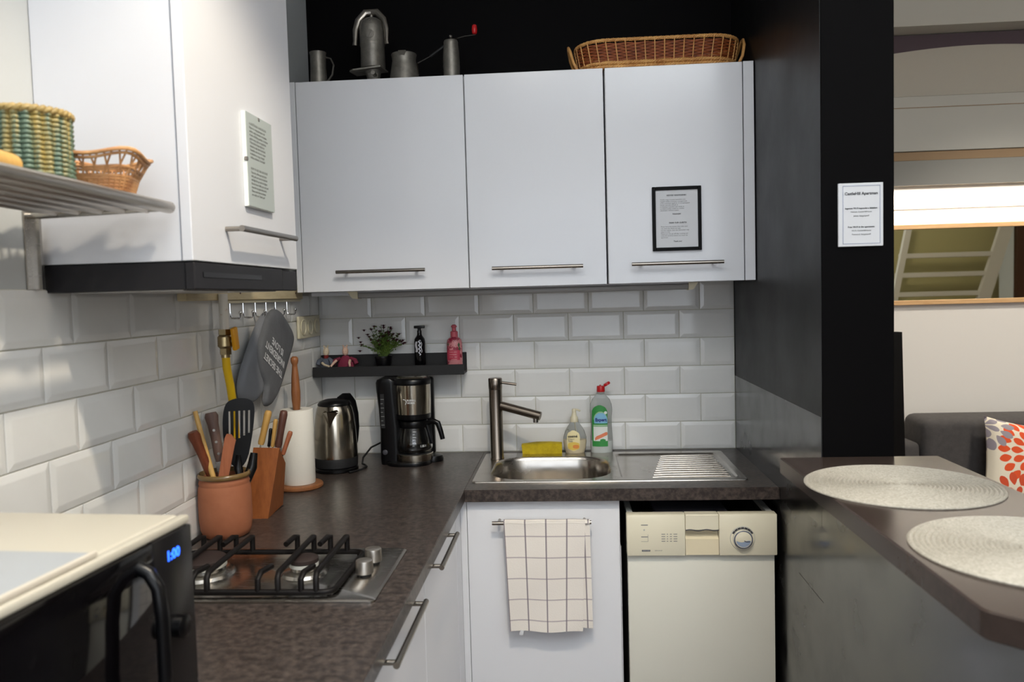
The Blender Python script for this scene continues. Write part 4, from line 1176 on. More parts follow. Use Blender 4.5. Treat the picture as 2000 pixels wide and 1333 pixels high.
obj('pump', M().lathe([(.0135, .124), (.0135, .143), (.0105, .145), (.0075, .146), (.0075, .158), (.0110, .160), (.0105, .164), (.005, .169)], (.5215, -.062, zl), 24), 'pink', pk, 50)
# two cloth dolls
def doll(x, label, bodym, skin, lean, legs, wide):
    t = thing('cloth_doll', label, 'doll', (x, -.072, zl), 'little cloth dolls on the ledge')
    zb = zl + .0005
    obj('body', M().loft([[(x + r_ * 1.15 * math.cos(a) * wide + lean * z, -.068 + r_ * .8 * math.sin(a), zb + z) for a in [2 * PI * i / 16 for i in range(16)]] for z, r_ in ((0, .016), (.012, .019), (.035, .017), (.052, .012), (.064, .006))], True, True), bodym, t, 60)
    h = Vector((x + lean * .07, -.070, zb + .080))
    obj('head', M().sph(h, .0135, 16, 10, (.85, .85, 1.2)), skin, t, 60)
    for s in (-1, 1):
        e0 = h + Vector((s * .005, 0, .012))
        obj('ear', M().tube([e0, e0 + Vector((s * .001, 0, .006)), e0 + Vector((s * .0035, 0, .012))], .003, 8, rr=[.0025, .0035, .0015]), skin, t, 60)
    m = M()
    for s in (-1, 1): m.sph(h + Vector((s * .004, -.0102, .001)), .0011, 6, 4)
    obj('eyes', m, 'ink', t)
    for p0, p1, p2 in legs:
        obj('limb', M().tube([p0, p1, p2], .0046, 10, rr=[.0048, .0045, .0038]), skin, t, 60)
    for s in (-1, 1):
        a0 = Vector((x + s * .012 * wide + lean * .045, -.070, zb + .055)); 
        obj('sleeve', M().tube([a0, a0 + Vector((s * .012 * wide, -.006, -.008)), a0 + Vector((s * .016 * wide, -.010, -.022))], .007, 10, rr=[.006, .008, .0085]), bodym, t, 60)
dl = doll
dl(.038, 'small cloth doll in grey at the very left of the ledge', 'greycloth', 'doll_skin', .10, [((.034, -.085, zl + .040), (.048, -.105, zl + .034), (.069, -.120, zl + .0300))], .95)
dl(.117, 'small cloth doll in a maroon dress beside the grey one on the ledge', 'maroon', 'doll_skin2', .0, [((.088, -.090, zl + .048), (.082, -.108, zl + .040), (.075, -.120, zl + .029)), ((.139, -.090, zl + .048), (.141, -.108, zl + .040), (.146, -.120, zl + .030))], 1.55)
obj('scarf', M().lathe([(.008, 0), (.0095, .004), (.008, .012)], (.045, -.071, zl + .056), 14), 'redcloth', [o for o in bpy.data.objects if o.name == 'cloth_doll'][0], 60)

# ------------------------------------------------------------------ sponge and soaps behind the sink
solo('sponge', M().loft([[(.762 + (.1475) * i / 1 * 0 + q[0], q[1], q[2]) for q in lp] for i, lp in enumerate([
    [(0, -.082, ZC + .0005), (0, -.045, ZC + .0005), (-.004, -.045, ZC + .036), (-.004, -.082, ZC + .036)],
    [(.05, -.083, ZC + .002), (.05, -.044, ZC + .002), (.05, -.044, ZC + .042), (.05, -.083, ZC + .042)],
    [(.10, -.082, ZC + .002), (.10, -.045, ZC + .002), (.10, -.045, ZC + .0425), (.10, -.082, ZC + .0425)],
    [(.143, -.080, ZC + .0005), (.143, -.046, ZC + .0005), (.143, -.046, ZC + .040), (.143, -.080, ZC + .040)]])], True, True), 'sponge', 'yellow sponge block behind the sink', 'sponge', smooth=30)

hs = thing('hand_soap', 'clear pump bottle of cream hand soap between sponge and washing-up liquid', 'bottle', (.9515, -.062, ZC))
hx, hy = .9525, -.062
def ell(z, a, b, cx=hx, cy=hy, n=36): return [(cx + a * math.cos(2 * PI * i / n), cy + b * math.sin(2 * PI * i / n), ZC + z) for i in range(n)]
H = [(0.001, .031, .019), (.004, .034, .021), (.02, .039, .023), (.045, .0425, .0245), (.062, .0415, .024), (.085, .0345, .021), (.102, .024, .017), (.112, .0165, .014), (.116, .0145, .0135)]
obj('bottle_body', M().loft([ell(*h) for h in H], True, True), 'thin_plastic', hs, 60)
obj('soap', M().loft([ell(z + .0015, a - .002, b - .002) for z, a, b in H[:4]] + [ell(.052, .0398, .0222)], True, True), 'soap_liquid', hs, 60)
obj('pump_collar', M().lathe([(.0145, .1165), (.0148, .120), (.0135, .134), (.0100, .137), (.0075, .150), (.0065, .152)], (hx - .001, hy, ZC), 24), 'cream', hs, 50)
obj('pump_head', M().lathe([(.0075, .152), (.0080, .160), (.0060, .164)], (hx - .001, hy, ZC), 16).tube([(hx - .002, hy, ZC + .1605), (hx + .010, hy - .004, ZC + .161), (hx + .021, hy - .008, ZC + .157)], .0035, 8), 'cream', hs, 50)
obj('dip_tube', M().tube([(hx, hy, ZC + .118), (hx + .004, hy, ZC + .085), (hx + .016, hy, ZC + .03)], .0022, 8), 'cream', hs)
def el_at(H_, z):
    for (z0, a0, b0), (z1, a1, b1) in zip(H_, H_[1:]):
        if z0 <= z <= z1:
            f = (z - z0) / (z1 - z0); return a0 + (a1 - a0) * f, b0 + (b1 - b0) * f
    return H_[-1][1:]
def on_el(H_, cx, cy, xo, z, e=.0007):
    a, b = el_at(H_, z); a += e; b += e
    return Vector((cx + xo, cy - b * math.sqrt(max(1 - (xo / a) ** 2, .02)), ZC + z))
def patch(H_, cx, cy, x0, x1, z0, z1, e=.0007, nx=8, nz=8, shape=None):
    rows = []
    for i in range(nz + 1):
        g = i / nz; z = z0 + (z1 - z0) * g
        k = shape(g) if shape else 1.0
        xm = (x0 + x1) / 2; hw = (x1 - x0) / 2 * k
        rows.append([on_el(H_, cx, cy, xm - hw + 2 * hw * j / nx, z, e) for j in range(nx + 1)])
    return rows
rnd_lab = lambda g: math.sqrt(max(1 - (2 * g - 1) ** 4, .03))
lb = obj('label', M().grid(patch(H, hx, hy, -.029, .018, .012, .088, shape=rnd_lab)), 'label_cream', hs, 60)
m = M().grid(patch(H, hx, hy, -.026, .016, .016, .046, .0011, shape=rnd_lab)); obj('label_band', m, 'label_yellow', lb, 60)
m = M().grid(patch(H, hx, hy, -.008, .014, .022, .036, .0015, shape=rnd_lab)); obj('label_fruit', m, 'label_orange', lb, 60)
text('lettering', 'cosmé', .013, (hx - .008, hy - .0256, ZC + .067), (1, 0, 0), (0, 0, 1), 'ink', lb, 'CENTER', .0003)
text('lettering', 'Cream', .0085, (hx - .014, hy - .0262, ZC + .0565), (1, 0, 0), (0, 0, 1), 'ink_grey', lb, 'CENTER')
text('lettering', 'Soap', .0085, (hx - .016, hy - .0264, ZC + .050), (1, 0, 0), (0, 0, 1), 'ink_grey', lb, 'CENTER')

ds = thing('washing_up_liquid', 'clear washing-up liquid bottle with green label and open red cap', 'bottle', (1.0485, -.062, ZC))
dx, dy = 1.0490, -.062
D = [(.001, .036, .020), (.004, .039, .0225), (.03, .0405, .0235), (.06, .0400, .023), (.10, .0375, .022), (.13, .0375, .022), (.158, .0405, .0225), (.180, .0385, .0215), (.198, .0310, .019), (.212, .0190, .015), (.219, .0140, .013), (.224, .0132, .0125)]
obj('bottle_body', M().loft([ell(z, a, b, dx, dy) for z, a, b in D], True, True), 'thin_plastic', ds, 60)
obj('liquid', M().loft([ell(z + .0015, a - .002, b - .002, dx, dy) for z, a, b in D[:3]] + [ell(.046, .0383, .0213, dx, dy)], True, True), 'dish_liquid', ds, 60)
cpx = obj('cap', M().lathe([(.0145, .2245), (.0150, .226), (.0142, .244), (.013, .2455)], (dx + .001, dy, ZC), 24).lathe([(.003, .2455), (.002, .250)], (dx - .001, dy, ZC), 10), 'red_plastic', ds, 50)
cpc = Vector((dx + .023, dy, ZC + .252)); cax = Vector((-.5, 0, .86))
obj('flip_lid', M().lathe([(.0125, -.004), (.013, .002), (.011, .005)], cpc, 20, tuple(cax.normalized())), 'red_plastic', ds, 50)
arch = lambda g: 1.0 if g < .82 else math.sqrt(max(1 - ((g - .82) / .18) ** 2, .03))
lb = obj('label', M().grid(patch(D, dx, dy, -.0335, .022, .028, .178, .0006, 10, 26, arch)), 'label_green', ds, 60)
obj('label_arch', M().grid(patch(D, dx, dy, -.028, .0215, .125, .155, .0010, 8, 6, lambda g: math.sqrt(max(1 - g ** 2, .05)))), 'label_lightgreen', lb, 60)
obj('label_sky', M().grid(patch(D, dx, dy, -.026, .0215, .112, .150, .0013, 8, 8, lambda g: math.sqrt(max(1 - max(g - .2, 0) ** 2 * 1.4, .05)))), 'label_blue', lb, 60)
obj('label_white', M().grid(patch(D, dx, dy, -.029, .0215, .048, .100, .0010, 8, 6)), 'label_white', lb, 60)
obj('label_stripe', M().grid(patch(D, dx, dy, -.029, .0215, .101, .107, .0011, 8, 2)), 'label_lightgreen', lb, 60)
m = M().grid([[on_el(D, dx, dy, -.024 + .045 * j / 8, .050 + .020 * j / 8 + .013 * i / 3 - (.004 if j in (0, 8) and i else 0), .0015) for j in range(9)] for i in range(4)])
obj('label_hand', m, 'label_skin', lb, 60)
obj('label_flower', M().grid(patch(D, dx, dy, .010, .0205, .145, .156, .0016, 4, 6, rnd_lab)), 'label_white', lb, 60)
obj('label_leaf', M().grid(patch(D, dx, dy, -.006, .014, .045, .056, .0016, 5, 5, rnd_lab)), 'label_green', lb, 60)
text('lettering', 'Expert', .0165, (dx - .002, dy - .0244, ZC + .125), (1, 0, 0), (0, 0, 1), 'label_navy', lb, 'CENTER', .0005, .92)

# ------------------------------------------------------------------ things on top of the wall cabinets
ZT = CZ1 + .0005
mg = thing('tin_mug', 'small dull metal mug with thin handle at the left end of the cabinet top', 'mug', (.098, -.20, ZT))
obj('cup', M().lathe([(.030, 0), (.031, .003), (.030, .02), (.0265, .09), (.0270, .135), (.0290, .142), (.0275, .142), (.025, .13), (.025, .02), (.005, .015)], (.098, -.20, ZT), 32), 'pewter', mg, 50)
obj('handle', M().tube([(.124, -.20, ZT + .125), (.142, -.20, ZT + .120), (.152, -.20, ZT + .098), (.146, -.20, ZT + .065), (.128, -.20, ZT + .042)], .003, 8, flat=(1, 1.8, (0, 0, 1))), 'pewter', mg, 60)
ex, ey = .290, -.20
em = thing('espresso_maker', 'old dull metal lever espresso maker, tallest thing on the cabinet top', 'coffee maker', (ex, ey, ZT))
obj('base', M().lathe([(.045, 0), (.045, .008), (.028, .02), (.022, .045), (.026, .062)], (ex, ey, ZT), 32), 'pewter', em, 50)
obj('drip_plate', M().prism([(ex - .075, ey - .03, ZT + .063), (ex - .060, ey - .048, ZT + .063), (ex + .035, ey - .045, ZT + .072), (ex + .045, ey + .03, ZT + .072), (ex - .065, ey + .03, ZT + .064)], (0, 0, .005)), 'pewter', em)
obj('boiler', M().lathe([(.040, .078), (.042, .082), (.041, .15), (.042, .154), (.043, .158), (.042, .162), (.043, .200), (.042, .218), (.036, .236), (.022, .246), (.008, .249)], (ex, ey, ZT), 36), 'pewter', em, 50)
obj('portafilter', M().lathe([(.024, .060), (.028, .066), (.030, .078)], (ex, ey - .004, ZT), 24).cyl((ex + .01, ey - .02, ZT + .052), (ex + .012, ey - .06, ZT + .05), .007, n=12), 'pewter', em, 50)
obj('valve_knob', M().sph((ex, ey - .036, ZT + .232), .0045, 10, 8), 'handle', em)
obj('piston_rod', M().cyl((ex, ey, ZT + .245), (ex, ey, ZT + .274), .006, n=12), 'pewter', em)
lev = []
for s in (-1, 1):
    lev.append(M().tube([(ex, ey, ZT + .268), (ex + s * .020, ey - .002, ZT + .268), (ex + s * .044, ey - .008, ZT + .240), (ex + s * .053, ey - .016, ZT + .205), (ex + s * .054, ey - .022, ZT + .165), (ex + s * .055, ey - .023, ZT + .152)], .0075, 10, rr=[.011, .0115, .0105, .009, .0065, .008], flat=(.75, 1.15, (0, -1, 0))))
    obj('lever_arm', lev[-1], 'handle', em, 50)
obj('emblem', M().lathe([(.014, 0), (.014, .0012), (.011, .0016)], (ex + .002, ey - .0425, ZT + .185), 24, (0, -1, 0)).box((ex - .003, ey - .0455, ZT + .172), (ex + .003, ey - .0442, ZT + .198), rot=Matrix.Rotation(.5, 3, 'Y')), 'pewter', em)
cx_, cy_ = .398, -.20
cz_ = thing('coffee_pot', 'squat dull metal coffee pot with long raised handle on the cabinet top', 'pot', (cx_, cy_, ZT))
obj('pot', M().lathe([(.046, 0), (.050, .004), (.051, .03), (.049, .05), (.043, .085), (.0405, .100), (.0415, .108), (.0435, .120), (.0425, .122), (.039, .108), (.038, .10), (.046, .04), (.01, .01)], (cx_, cy_, ZT), 36), 'pewter', cz_, 50)
obj('spout_lip', M().hexa([(cx_ - .006, cy_ - .041, ZT + .108), (cx_ + .010, cy_ - .041, ZT + .108), (cx_ + .010, cy_ - .038, ZT + .108), (cx_ - .006, cy_ - .038, ZT + .108), (cx_ - .010, cy_ - .050, ZT + .122), (cx_ + .016, cy_ - .050, ZT + .122), (cx_ + .016, cy_ - .042, ZT + .122), (cx_ - .010, cy_ - .042, ZT + .122)]), 'pewter', cz_)
obj('handle', M().tube([(cx_ + .050, cy_ - .005, ZT + .052), (cx_ + .046, cy_ - .005, ZT + .088), (cx_ + .05, cy_ - .005, ZT + .090), (cx_ + .095, cy_ - .004, ZT + .112)], .0028, 8, flat=(1.5, .7, (0, 1, 0))), 'handle', cz_, 40)
obj('grip', M().tube([(cx_ + .092, cy_ - .004, ZT + .110), (cx_ + .13, cy_ - .003, ZT + .135), (cx_ + .142, cy_ - .003, ZT + .144)], .005, 10), 'black_matte', cz_, 50)
gx, gy = .561, -.20
cg = thing('coffee_grinder', 'tall cylindrical metal hand coffee grinder with red crank knob', 'grinder', (gx, gy, ZT))
obj('barrel', M().lathe([(.024, 0), (.026, .004), (.0275, .04), (.029, .075), (.0285, .080), (.0285, .084), (.029, .088), (.0275, .12), (.0245, .150), (.025, .154), (.0225, .160), (.012, .162)], (gx, gy, ZT), 32), 'pewter', cg, 50)
obj('crank', M().tube([(gx, gy, ZT + .166), (gx + .02, gy - .002, ZT + .166), (gx + .05, gy - .004, ZT + .172), (gx + .086, gy - .006, ZT + .174)], .003, 8, flat=(.6, 1.6, (0, 0, 1))), 'handle', cg, 50)
obj('crank_nut', M().sph((gx, gy, ZT + .174), .006, 12, 8), 'pewter', cg)
obj('crank_knob', M().lathe([(.0055, .176), (.0085, .180), (.0095, .192), (.0080, .205), (.004, .208)], (gx + .083, gy - .006, ZT), 20), 'red_plastic', cg, 60)

# long wicker basket
bx0, bx1, by0, by1 = 1.000, 1.492, -.335, -.13
wk = thing('wicker_basket', 'long low brown wicker tray basket on top of the right wall cabinet', 'basket', ((bx0 + bx1) / 2, (by0 + by1) / 2, ZT))
def ring(f, z, r=.085, n=12):
    fl = .018 * f
    return rrect(bx0 - fl, bx1 + fl, by0 - fl, by1 + fl, r + fl, z, n)
def twist(base, amp, turns, ph):
    n = len(base); out = []
    L_ = [0]
    for i in range(n): L_.append(L_[-1] + (Vector(base[(i + 1) % n]) - Vector(base[i])).length)
    for i, p in enumerate(base):
        t = (Vector(base[(i + 1) % n]) - Vector(base[i - 1])).normalized()
        nr = Vector((t.y, -t.x, 0)); a = 2 * PI * turns * L_[i] / L_[-1] + ph
        out.append(Vector(p) + nr * amp * math.cos(a) + Vector((0, 0, 1)) * amp * math.sin(a))
    return out
def dense(base, k):
    n = len(base); tot = []
    P = [Vector(p) for p in base]
    per = sum((P[(i + 1) % n] - P[i]).length for i in range(n)); step = per / k
    out = []; i = 0; acc = 0.0
    cur = P[0].copy(); seg = (P[1] - P[0]).length; pos = 0.0
    for q in range(k):
        d = q * step
        while i < n and acc + (P[(i + 1) % n] - P[i]).length < d:
            acc += (P[(i + 1) % n] - P[i]).length; i += 1
        a, b = P[i % n], P[(i + 1) % n]; l = (b - a).length
        out.append(a.lerp(b, (d - acc) / l if l > 1e-9 else 0))
    return out
NS = 44
m = M()
for k in range(12):
    z = ZT + .026 + k * .0048
    b = dense(ring((z - ZT) / .1, z), NS * 4)
    n = len(b); out = []
    for i, p in enumerate(b):
        t = (b[(i + 1) % n] - b[i - 1]).normalized(); nr = Vector((t.y, -t.x, 0))
        out.append(p + nr * .0022 * math.cos(2 * PI * (i / 8.0) + k * PI))
    m.tube(out, .0021, 6, True)
o = obj('weave', m, 'wicker', wk, 60); o['kind'] = 'stuff'
b0 = dense(ring(.25, ZT + .006), NS); b1 = dense(ring(1.06, ZT + .088), NS)
for i in range(NS):
    obj('stake', M().tube([b0[i], b0[i].lerp(b1[i], .5), b1[i]], .0021, 6), 'wicker_light', wk, 60)
def braid(name, f, z, amp, r, turns):
    m = M(); b = dense(ring(f, z), 260)
    for q in range(3): m.tube(twist(b, amp, turns, q * 2 * PI / 3), r, 6, True)
    obj(name, m, 'wicker_light', wk, 60)
braid('rim_braid', .9, ZT + .090, .0036, .0034, 60)
braid('base_braid', .1, ZT + .010, .0040, .0038, 46)
braid('lower_braid', .25, ZT + .022, .0034, .0034, 46)
obj('bottom', M().loft([ring(-.1, ZT + .004), ring(-.1, ZT + .009)], True, True), 'wicker', wk)
for s, xe in ((-1, bx0 - .012), (1, bx1 + .012)):
    m = M(); pts = []
    for q in range(2):
        pts = [(xe, -.30, ZT + .012), (xe + s * .012, -.305, ZT + .035), (xe + s * .022, -.285, ZT + .075 + .004 * q), (xe + s * .028, -.245, ZT + .098 + .006 * q), (xe + s * .028, -.22, ZT + .100 + .006 * q), (xe + s * .022, -.18, ZT + .075 + .004 * q), (xe, -.165, ZT + .02)]
        pts = [Vector(p) + Vector((0, .004 * q, 0)) for p in pts]
        m.tube(pts, .0048, 8)
    obj('handle', m, 'wicker_light', wk, 60)

# ------------------------------------------------------------------ steel tube shelf on left wall with baskets
sh = thing('rod_shelf', 'steel tube wall shelf beside the tall white cabinet', 'shelf', (.02, -2.2, 1.5))
for i, x in enumerate((.253, .213, .173, .133, .093, .053)):
    obj('rod', M().cyl((x, -2.75, 1.6385), (x, -1.622, 1.6385), .0085 if i else .0105, n=18), 'rod', sh)
for y in (-1.640, -2.60):
    obj('bracket', M().box((.0, y - .006, 1.502), (.004, y + .032, 1.64), .001, 1).box((.004, y + .010, 1.502), (.020, y + .016, 1.64)), 'steel', sh)
    obj('arm', M().cyl((.0, y + .013, 1.6315), (.262, y + .013, 1.6385), .0065, n=14), 'wood_dark' if False else 'steel', sh)
ZS = 1.6475
gb = thing('tall_basket', 'round green and straw wicker pot on the steel rod shelf', 'basket', (.143, -1.822, ZS))
GX, GY, GR, GH = .143, -1.822, .054, .114
m = M()
for k in range(15):
    z = ZS + .006 + k * .0070
    n = 192
    m.tube([(GX + (GR + .0022 * math.cos(24 * 2 * PI * i / n)) * math.cos(2 * PI * i / n), GY + (GR + .0022 * math.cos(24 * 2 * PI * i / n)) * math.sin(2 * PI * i / n), z) for i in range(n)], .0034, 6, True)
o = obj('weave', m, 'wicker_green', gb, 60); o['kind'] = 'stuff'
for i in range(24):
    a = 2 * PI * i / 24
    obj('stake', M().cyl((GX + GR * math.cos(a), GY + GR * math.sin(a), ZS + .001), (GX + GR * math.cos(a), GY + GR * math.sin(a), ZS + .110), .0026, n=6), 'wicker_straw' if i % 2 else 'wicker_green', gb)
m = M()
n = 120
for q in range(2):
    m.tube([(GX + (GR + .001 + .003 * math.cos(18 * 2 * PI * i / n + q * PI)) * math.cos(2 * PI * i / n), GY + (GR + .001 + .003 * math.cos(18 * 2 * PI * i / n + q * PI)) * math.sin(2 * PI * i / n), ZS + .110 + .003 * math.sin(18 * 2 * PI * i / n + q * PI)) for i in range(n)], .0042, 6, True)
obj('rim', m, 'wicker_straw', gb, 60)
obj('inner_wall', M().lathe([(GR - .004, .001), (GR - .004, .108)], (GX, GY, ZS), 40, cap=(True, False)), 'wicker_straw', gb)

# small square openwork basket
bb = thing('bread_basket', 'small flared openwork wicker basket at the end of the rod shelf', 'basket', (.185, -1.735, ZS))
QX, QY = .188, -1.722
def sq(half, z, r, wav=0.0, n=48):
    pts = []
    for i in range(n):
        a = 2 * PI * i / n + PI / 4
        c, s = math.cos(a), math.sin(a)
        k = (abs(c) ** 4 + abs(s) ** 4) ** -.25
        zz = z + wav * (k - 1.09) * 1.0
        p = Vector((half * k * c, half * k * s, 0)); p.rotate(Matrix.Rotation(.25, 3, 'Z'))
        pts.append((QX + p.x, QY + p.y, ZS + zz))
    return pts
m = M()
for z, h in ((.003, .045), (.008, .0465), (.013, .048), (.018, .0495)): m.tube(sq(h, z, 0), .0028, 6, True)
for z, h in ((.0235, .051), (.0275, .0525)): m.tube(sq(h, z, 0), .0032, 6, True)
for z, h in ((.036, .057), (.0405, .060)): m.tube(sq(h, z, 0, .015), .0024, 6, True)
o = obj('weave', m, 'wicker_pale', bb, 60)
a0, a1, a2 = sq(.046, .001, 0), sq(.054, .028, 0), sq(.072, .060, 0, .05)
for i in range(48):
    obj('stake', M().tube([a0[i], a1[i], a2[(i + (1 if i % 2 else -1)) % 48]], .0016, 5), 'wicker_pale', bb)
m = M(); m.tube(sq(.0735, .062, 0, .05), .0036, 6, True); m.tube(sq(.070, .056, 0, .05), .0026, 6, True)
obj('rim', m, 'wicker_pale', bb, 60)
obj('bottom', M().loft([sq(.041, .0015, 0), sq(.041, .005, 0)], True, True), 'wicker_pale', bb)
rp = thing('rolling_pin', 'pale wooden rolling pin end at the left edge of the rod shelf', 'rolling pin', (.2, -2.0, ZS))
obj('barrel', M().cyl((.190, -1.935, ZS + .0165), (.215, -2.15, ZS + .0165), .0165, n=24), 'wood_pale', rp)
obj('handle', M().cyl((.2153, -2.1505, ZS + .0165), (.224, -2.23, ZS + .0165), .008, n=16), 'wood_pale', rp)

# ------------------------------------------------------------------ microwave
P = Vector((.384, -1.871, 0)); ea = Vector((-.997, .078, 0)).normalized(); eb = Vector((-ea.y, ea.x, 0)) * -1
if eb.y > 0: eb = -eb
MD, MW, MZ0, MZ1 = .360, .470, ZC + .012, 1.165
def mw(a, b, z, o_=0.0): return P + ea * (a) + eb * b + Vector((0, 0, z))
mv = thing('microwave_oven', 'white microwave oven with glossy black door and blue clock', 'microwave', tuple(mw(MD / 2, MW / 2, ZC)))
rotm = Matrix((( ea.x, eb.x, 0), (ea.y, eb.y, 0), (0, 0, 1)))
def mbox(a0, a1, b0, b1, z0, z1, bev=0.0, seg=2):
    m = M().box((a0, b0, z0), (a1, b1, z1), bev, seg)
    m.v = [P + rotm @ v for v in m.v]
    return m
obj('casing', mbox(.016, MD, 0, MW, MZ0, MZ1, .006, 3), 'mw_white', mv)
obj('top_trim', mbox(.0, .0155, 0, MW, MZ1 - .012, MZ1, .003, 2), 'mw_white', mv)
dr = obj('door', mbox(-.004, .0155, .098, MW, MZ0 + .004, MZ1 - .013, .003, 2), 'mw_black', mv)
pn = obj('control_panel', mbox(-.003, .0155, .0005, .096, MZ0 + .004, MZ1 - .013, .003, 2), 'mw_panel', mv)
for b in (.04, MW - .04):
    for a in (.05, MD - .05):
        c = mw(a, b, ZC); obj('foot', M().lathe([(.014, .0003), (.014, .0125)], c, 14), 'black_plastic', mv)
obj('handle', M().tube([mw(-.002, .130, MZ1 - .035), mw(-.018, .131, MZ1 - .042), mw(-.030, .132, MZ1 - .060), mw(-.034, .132, MZ1 - .10), mw(-.034, .132, MZ0 + .09), mw(-.030, .132, MZ0 + .055), mw(-.018, .131, MZ0 + .04), mw(-.002, .130, MZ0 + .035)], .009, 12), 'black_plastic', dr, 60)
tx_, ty_ = -eb, Vector((0, 0, 1))
text('clock_digits', '1:00', .019, mw(-.0034, .051, 1.1225), tx_, ty_, 'led', pn, 'CENTER', .0006)
obj('dial_knob', M().lathe([(.016, 0), (.016, .012), (.013, .014)], mw(-.003, .050, 1.02), 24, tuple(-ea)), 'black_plastic', pn)
tr = thing('tray', 'flat grey tray lying on the microwave', 'tray', tuple(mw(.17, .33, MZ1)))
obj('plate', mbox(.012, .300, .196, .455, MZ1 + .0006, MZ1 + .0066, .002, 1), 'sheet', tr)
obj('raised_edge', mbox(.006, .0115, .194, .457, MZ1 + .0006, MZ1 + .0092, .002, 1), 'sheet_edge', tr)

# ------------------------------------------------------------------ pillar notice
nt_ = thing('wall_notice', 'white printed notice in a pale border on the black pillar', 'notice', (1.632, -1.02, 1.562))
x0, x1, z0, z1, y = 1.5800, 1.6830, 1.5630, 1.7115, -1.0175
obj('board', M().box((x0, y - .006, z0), (x1, y, z1), .001, 1), 'label_blue' if False else 'paper', nt_)
m = M(); t = .0012
a0, a1, c0, c1 = x0 + .010, x1 - .007, z0 + .006, z1 - .006
m.box((a0, y - .0066, c0), (a0 + t, y - .006, c1)); m.box((a1 - t, y - .0066, c0), (a1, y - .006, c1)); m.box((a0, y - .0066, c0), (a1, y - .006, c0 + t)); m.box((a0, y - .0066, c1 - t), (a1, y - .006, c1))
obj('border_line', m, mat('border_print', (150, 156, 178), .8), nt_)
xc = (x0 + x1) / 2 + .001; yt = y - .0064
for s, z, sz, mtx, bd in (('CastleHill Apartman', 1.6865, .0092, 'ink', .00022), ('Ingyenes Wi-Fi kapcsolat a lakásban:', 1.6522, .0051, 'ink', .00012), ('Hálózat: CastleHillHouse', 1.6440, .0048, 'ink_grey', 0), ('Jelszó: felegylapat0', 1.6345, .0048, 'ink_grey', 0), ('Free Wi-Fi in the apartment:', 1.6085, .0053, 'ink', .00012), ('Wi-Fi: CastleHillHouse', 1.6000, .0048, 'ink_grey', 0), ('Password: felegylapat0', 1.5912, .0048, 'ink_grey', 0)):
    text('lettering', s, sz, (xc, yt, z), (1, 0, 0), (0, 0, 1), mtx, nt_, 'CENTER', bd)

# ------------------------------------------------------------------ living room beyond the bar
struct('trim_1', M().box((2.2, 1.12, 2.715), (6.1, 1.30, 3.0)), 'beam')
struct('trim_2', M().box((2.2, 1.235, 2.135), (6.1, 1.30, 2.405), .002, 1), 'beam')
tr2 = struct('trim_3', M().box((2.2, 1.215, 2.085), (6.1, 1.30, 2.128), .002, 1), 'beam_wood')
struct('trim_4', M().box((2.2, 1.232, 2.348), (6.1, 1.235, 2.351)), 'beam_wood')
struct('trim_7', M().box((2.2, 1.205, 1.962), (6.1, 1.222, 2.084), .001, 1).box((2.2, 1.222, 2.06), (6.1, 1.30, 2.084)), mat('grey_valance', (142, 142, 138), .7))
struct('trim_5', M().box((2.2, 1.2955, 1.853), (6.1, 1.30, 1.859)), 'beam')
cv = thing('canvas_print', 'wide canvas picture with a dark upper arc over a pale textured field', 'picture', (3.1, 1.27, 2.41))
obj('canvas', M().box((2.40, 1.255, 2.409), (3.60, 1.298, 2.712), .002, 1), 'canvas_light', cv)
arc = [(2.40, 1.2548, 2.711)] + [(2.40 + 1.2 * i / 20, 1.2548, 2.598 + .052 * math.sin(PI * min(i / 20 * .95 + .02, 1)) ) for i in range(21)] + [(3.60, 1.2548, 2.711)]
obj('dark_field', M().prism(arc, (0, -.0008, 0)), 'canvas_dark', cv)
mr = thing('mirror', 'long horizontal mirror in a pale beech frame on the living room wall', 'mirror', (3.2, 1.28, 1.38))
mx0, mx1, mz0, mz1, my = 2.30, 4.05, 1.366, 1.772, 1.262
m = M(); t = .0225
m.box((mx0, my, mz1 - t), (mx1, 1.298, mz1), .001, 1); m.box((mx0, my, mz0), (mx1, 1.298, mz0 + t), .001, 1)
m.box((mx0, my, mz0 + t), (mx0 + t, 1.298, mz1 - t), .001, 1); m.box((mx1 - t, my, mz0 + t), (mx1, 1.298, mz1 - t), .001, 1)
obj('frame', m, 'wood_frame', mr)
obj('mirror_glass', M().box((mx0 + t, 1.280, mz0 + t), (mx1 - t, 1.290, mz1 - t)), 'mirror', mr)
solo('tall_black_panel', M().hexa([(2.39, .86, 0), (2.505, .86, 0), (2.505, .92, 0), (2.39, .92, 0), (2.39, .86, 1.255), (2.475, .86, 1.252), (2.475, .92, 1.252), (2.39, .92, 1.255)]), 'black_plastic', 'tall narrow black panel standing behind the black pillar', 'panel', smooth=None)
sf = thing('sofa', 'dark grey upholstered sofa against the living room wall', 'sofa', (3.5, .8, 0))
obj('backrest', M().box((2.603, .93, .22), (4.6, 1.19, .829), .045, 4), 'sofa', sf, 50)
obj('armrest', M().box((2.515, .955, .05), (2.60, 1.19, .715), .025, 3), 'sofa', sf, 50)
obj('seat', M().box((2.603, .30, .20), (4.6, .929, .42), .03, 3), 'sofa', sf, 50)
obj('base', M().box((2.603, .32, .05), (4.6, 1.15, .199), .01, 1), 'sofa', sf)
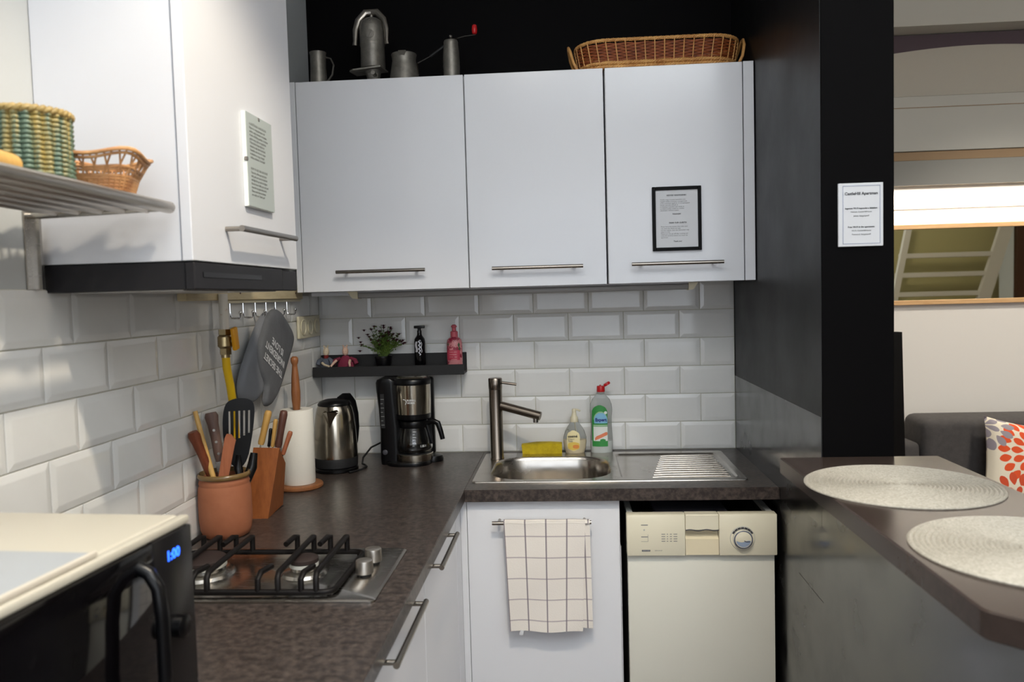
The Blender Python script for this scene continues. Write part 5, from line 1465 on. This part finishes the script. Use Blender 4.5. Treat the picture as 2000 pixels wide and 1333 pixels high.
# cushion
ang = -.16
cc = Vector((3.010, .80, .630)); e1 = Vector((math.cos(ang), 0, math.sin(ang))); e2 = Vector((-math.sin(ang) , .30, math.cos(ang))).normalized(); e2 = (e2 - e1 * e2.dot(e1)).normalized(); e3 = e1.cross(e2)
if e3.y > 0: e3 = -e3
S, n = .205, 24
m = M(); uvs = []
def cu(i, j, sgn):
    u_, v_ = 2 * i / n - 1, 2 * j / n - 1
    pin = 1 - .10 * (1 - abs(u_) ** 2 * 1.0) * abs(v_) ** 3; pin2 = 1 - .10 * (1 - abs(v_) ** 2) * abs(u_) ** 3
    h = .062 * max((1 - u_ ** 4) * (1 - v_ ** 4), 0) ** .55
    return cc + e1 * (S * u_ * pin2) + e2 * (S * v_ * pin) + e3 * (h * sgn)
for sgn in (1, -1):
    rows = [[cu(i, j, sgn) for i in range(n + 1)] for j in range(n + 1)]
    m.grid(rows)
    uvs += [(i / n, j / n) for j in range(n + 1) for i in range(n + 1)]
solo('cushion', m, 'cushion', 'cream cushion printed with orange and grey petals on the sofa', 'cushion', smooth=60, uv=uvs)

# white ladder stair and panelled wall, seen only in the mirror
ls = thing('loft_stair', 'white loft stair with flat treads, seen in the mirror', 'stair', (4.8, -3.0, 0))
ymr = -3.06
def stile(x0, x1, z0, z1, w_):
    return M().hexa([(x0, ymr - .05, z0), (x0 + w_, ymr - .05, z0), (x0 + w_, ymr, z0), (x0, ymr, z0), (x1, ymr - .05, z1), (x1 + w_, ymr - .05, z1), (x1 + w_, ymr, z1), (x1, ymr, z1)])
obj('stringer', stile(4.05, 4.42, 0.2, 2.1, .06), 'white_paint', ls)
obj('stringer', stile(4.72, 5.36, 0, 2.1, .13), 'white_paint', ls)
for k in range(9):
    z = .12 + k * .198 + .06
    x0 = 4.05 + .37 * (z - .2) / 1.9; x1 = 4.72 + .64 * z / 2.1
    obj('tread', M().box((x0, ymr - .06, z - .024), (x1 + .02, ymr - .005, z + .024), .002, 1), 'white_paint', ls)
struct('trim_6', M().box((4.0, -3.34, 0), (5.45, -3.30, 2.6)), 'olive_wall')
struct('door_1', M().box((5.50, -3.12, 0), (5.58, -3.06, 2.15), .004, 1).box((5.58, -3.10, 0), (6.1, -3.06, 2.12)), 'brown_door')
struct('wall_partition', M().box((5.45, -3.34, 2.16), (6.1, -3.28, 3.0)), 'white_paint')
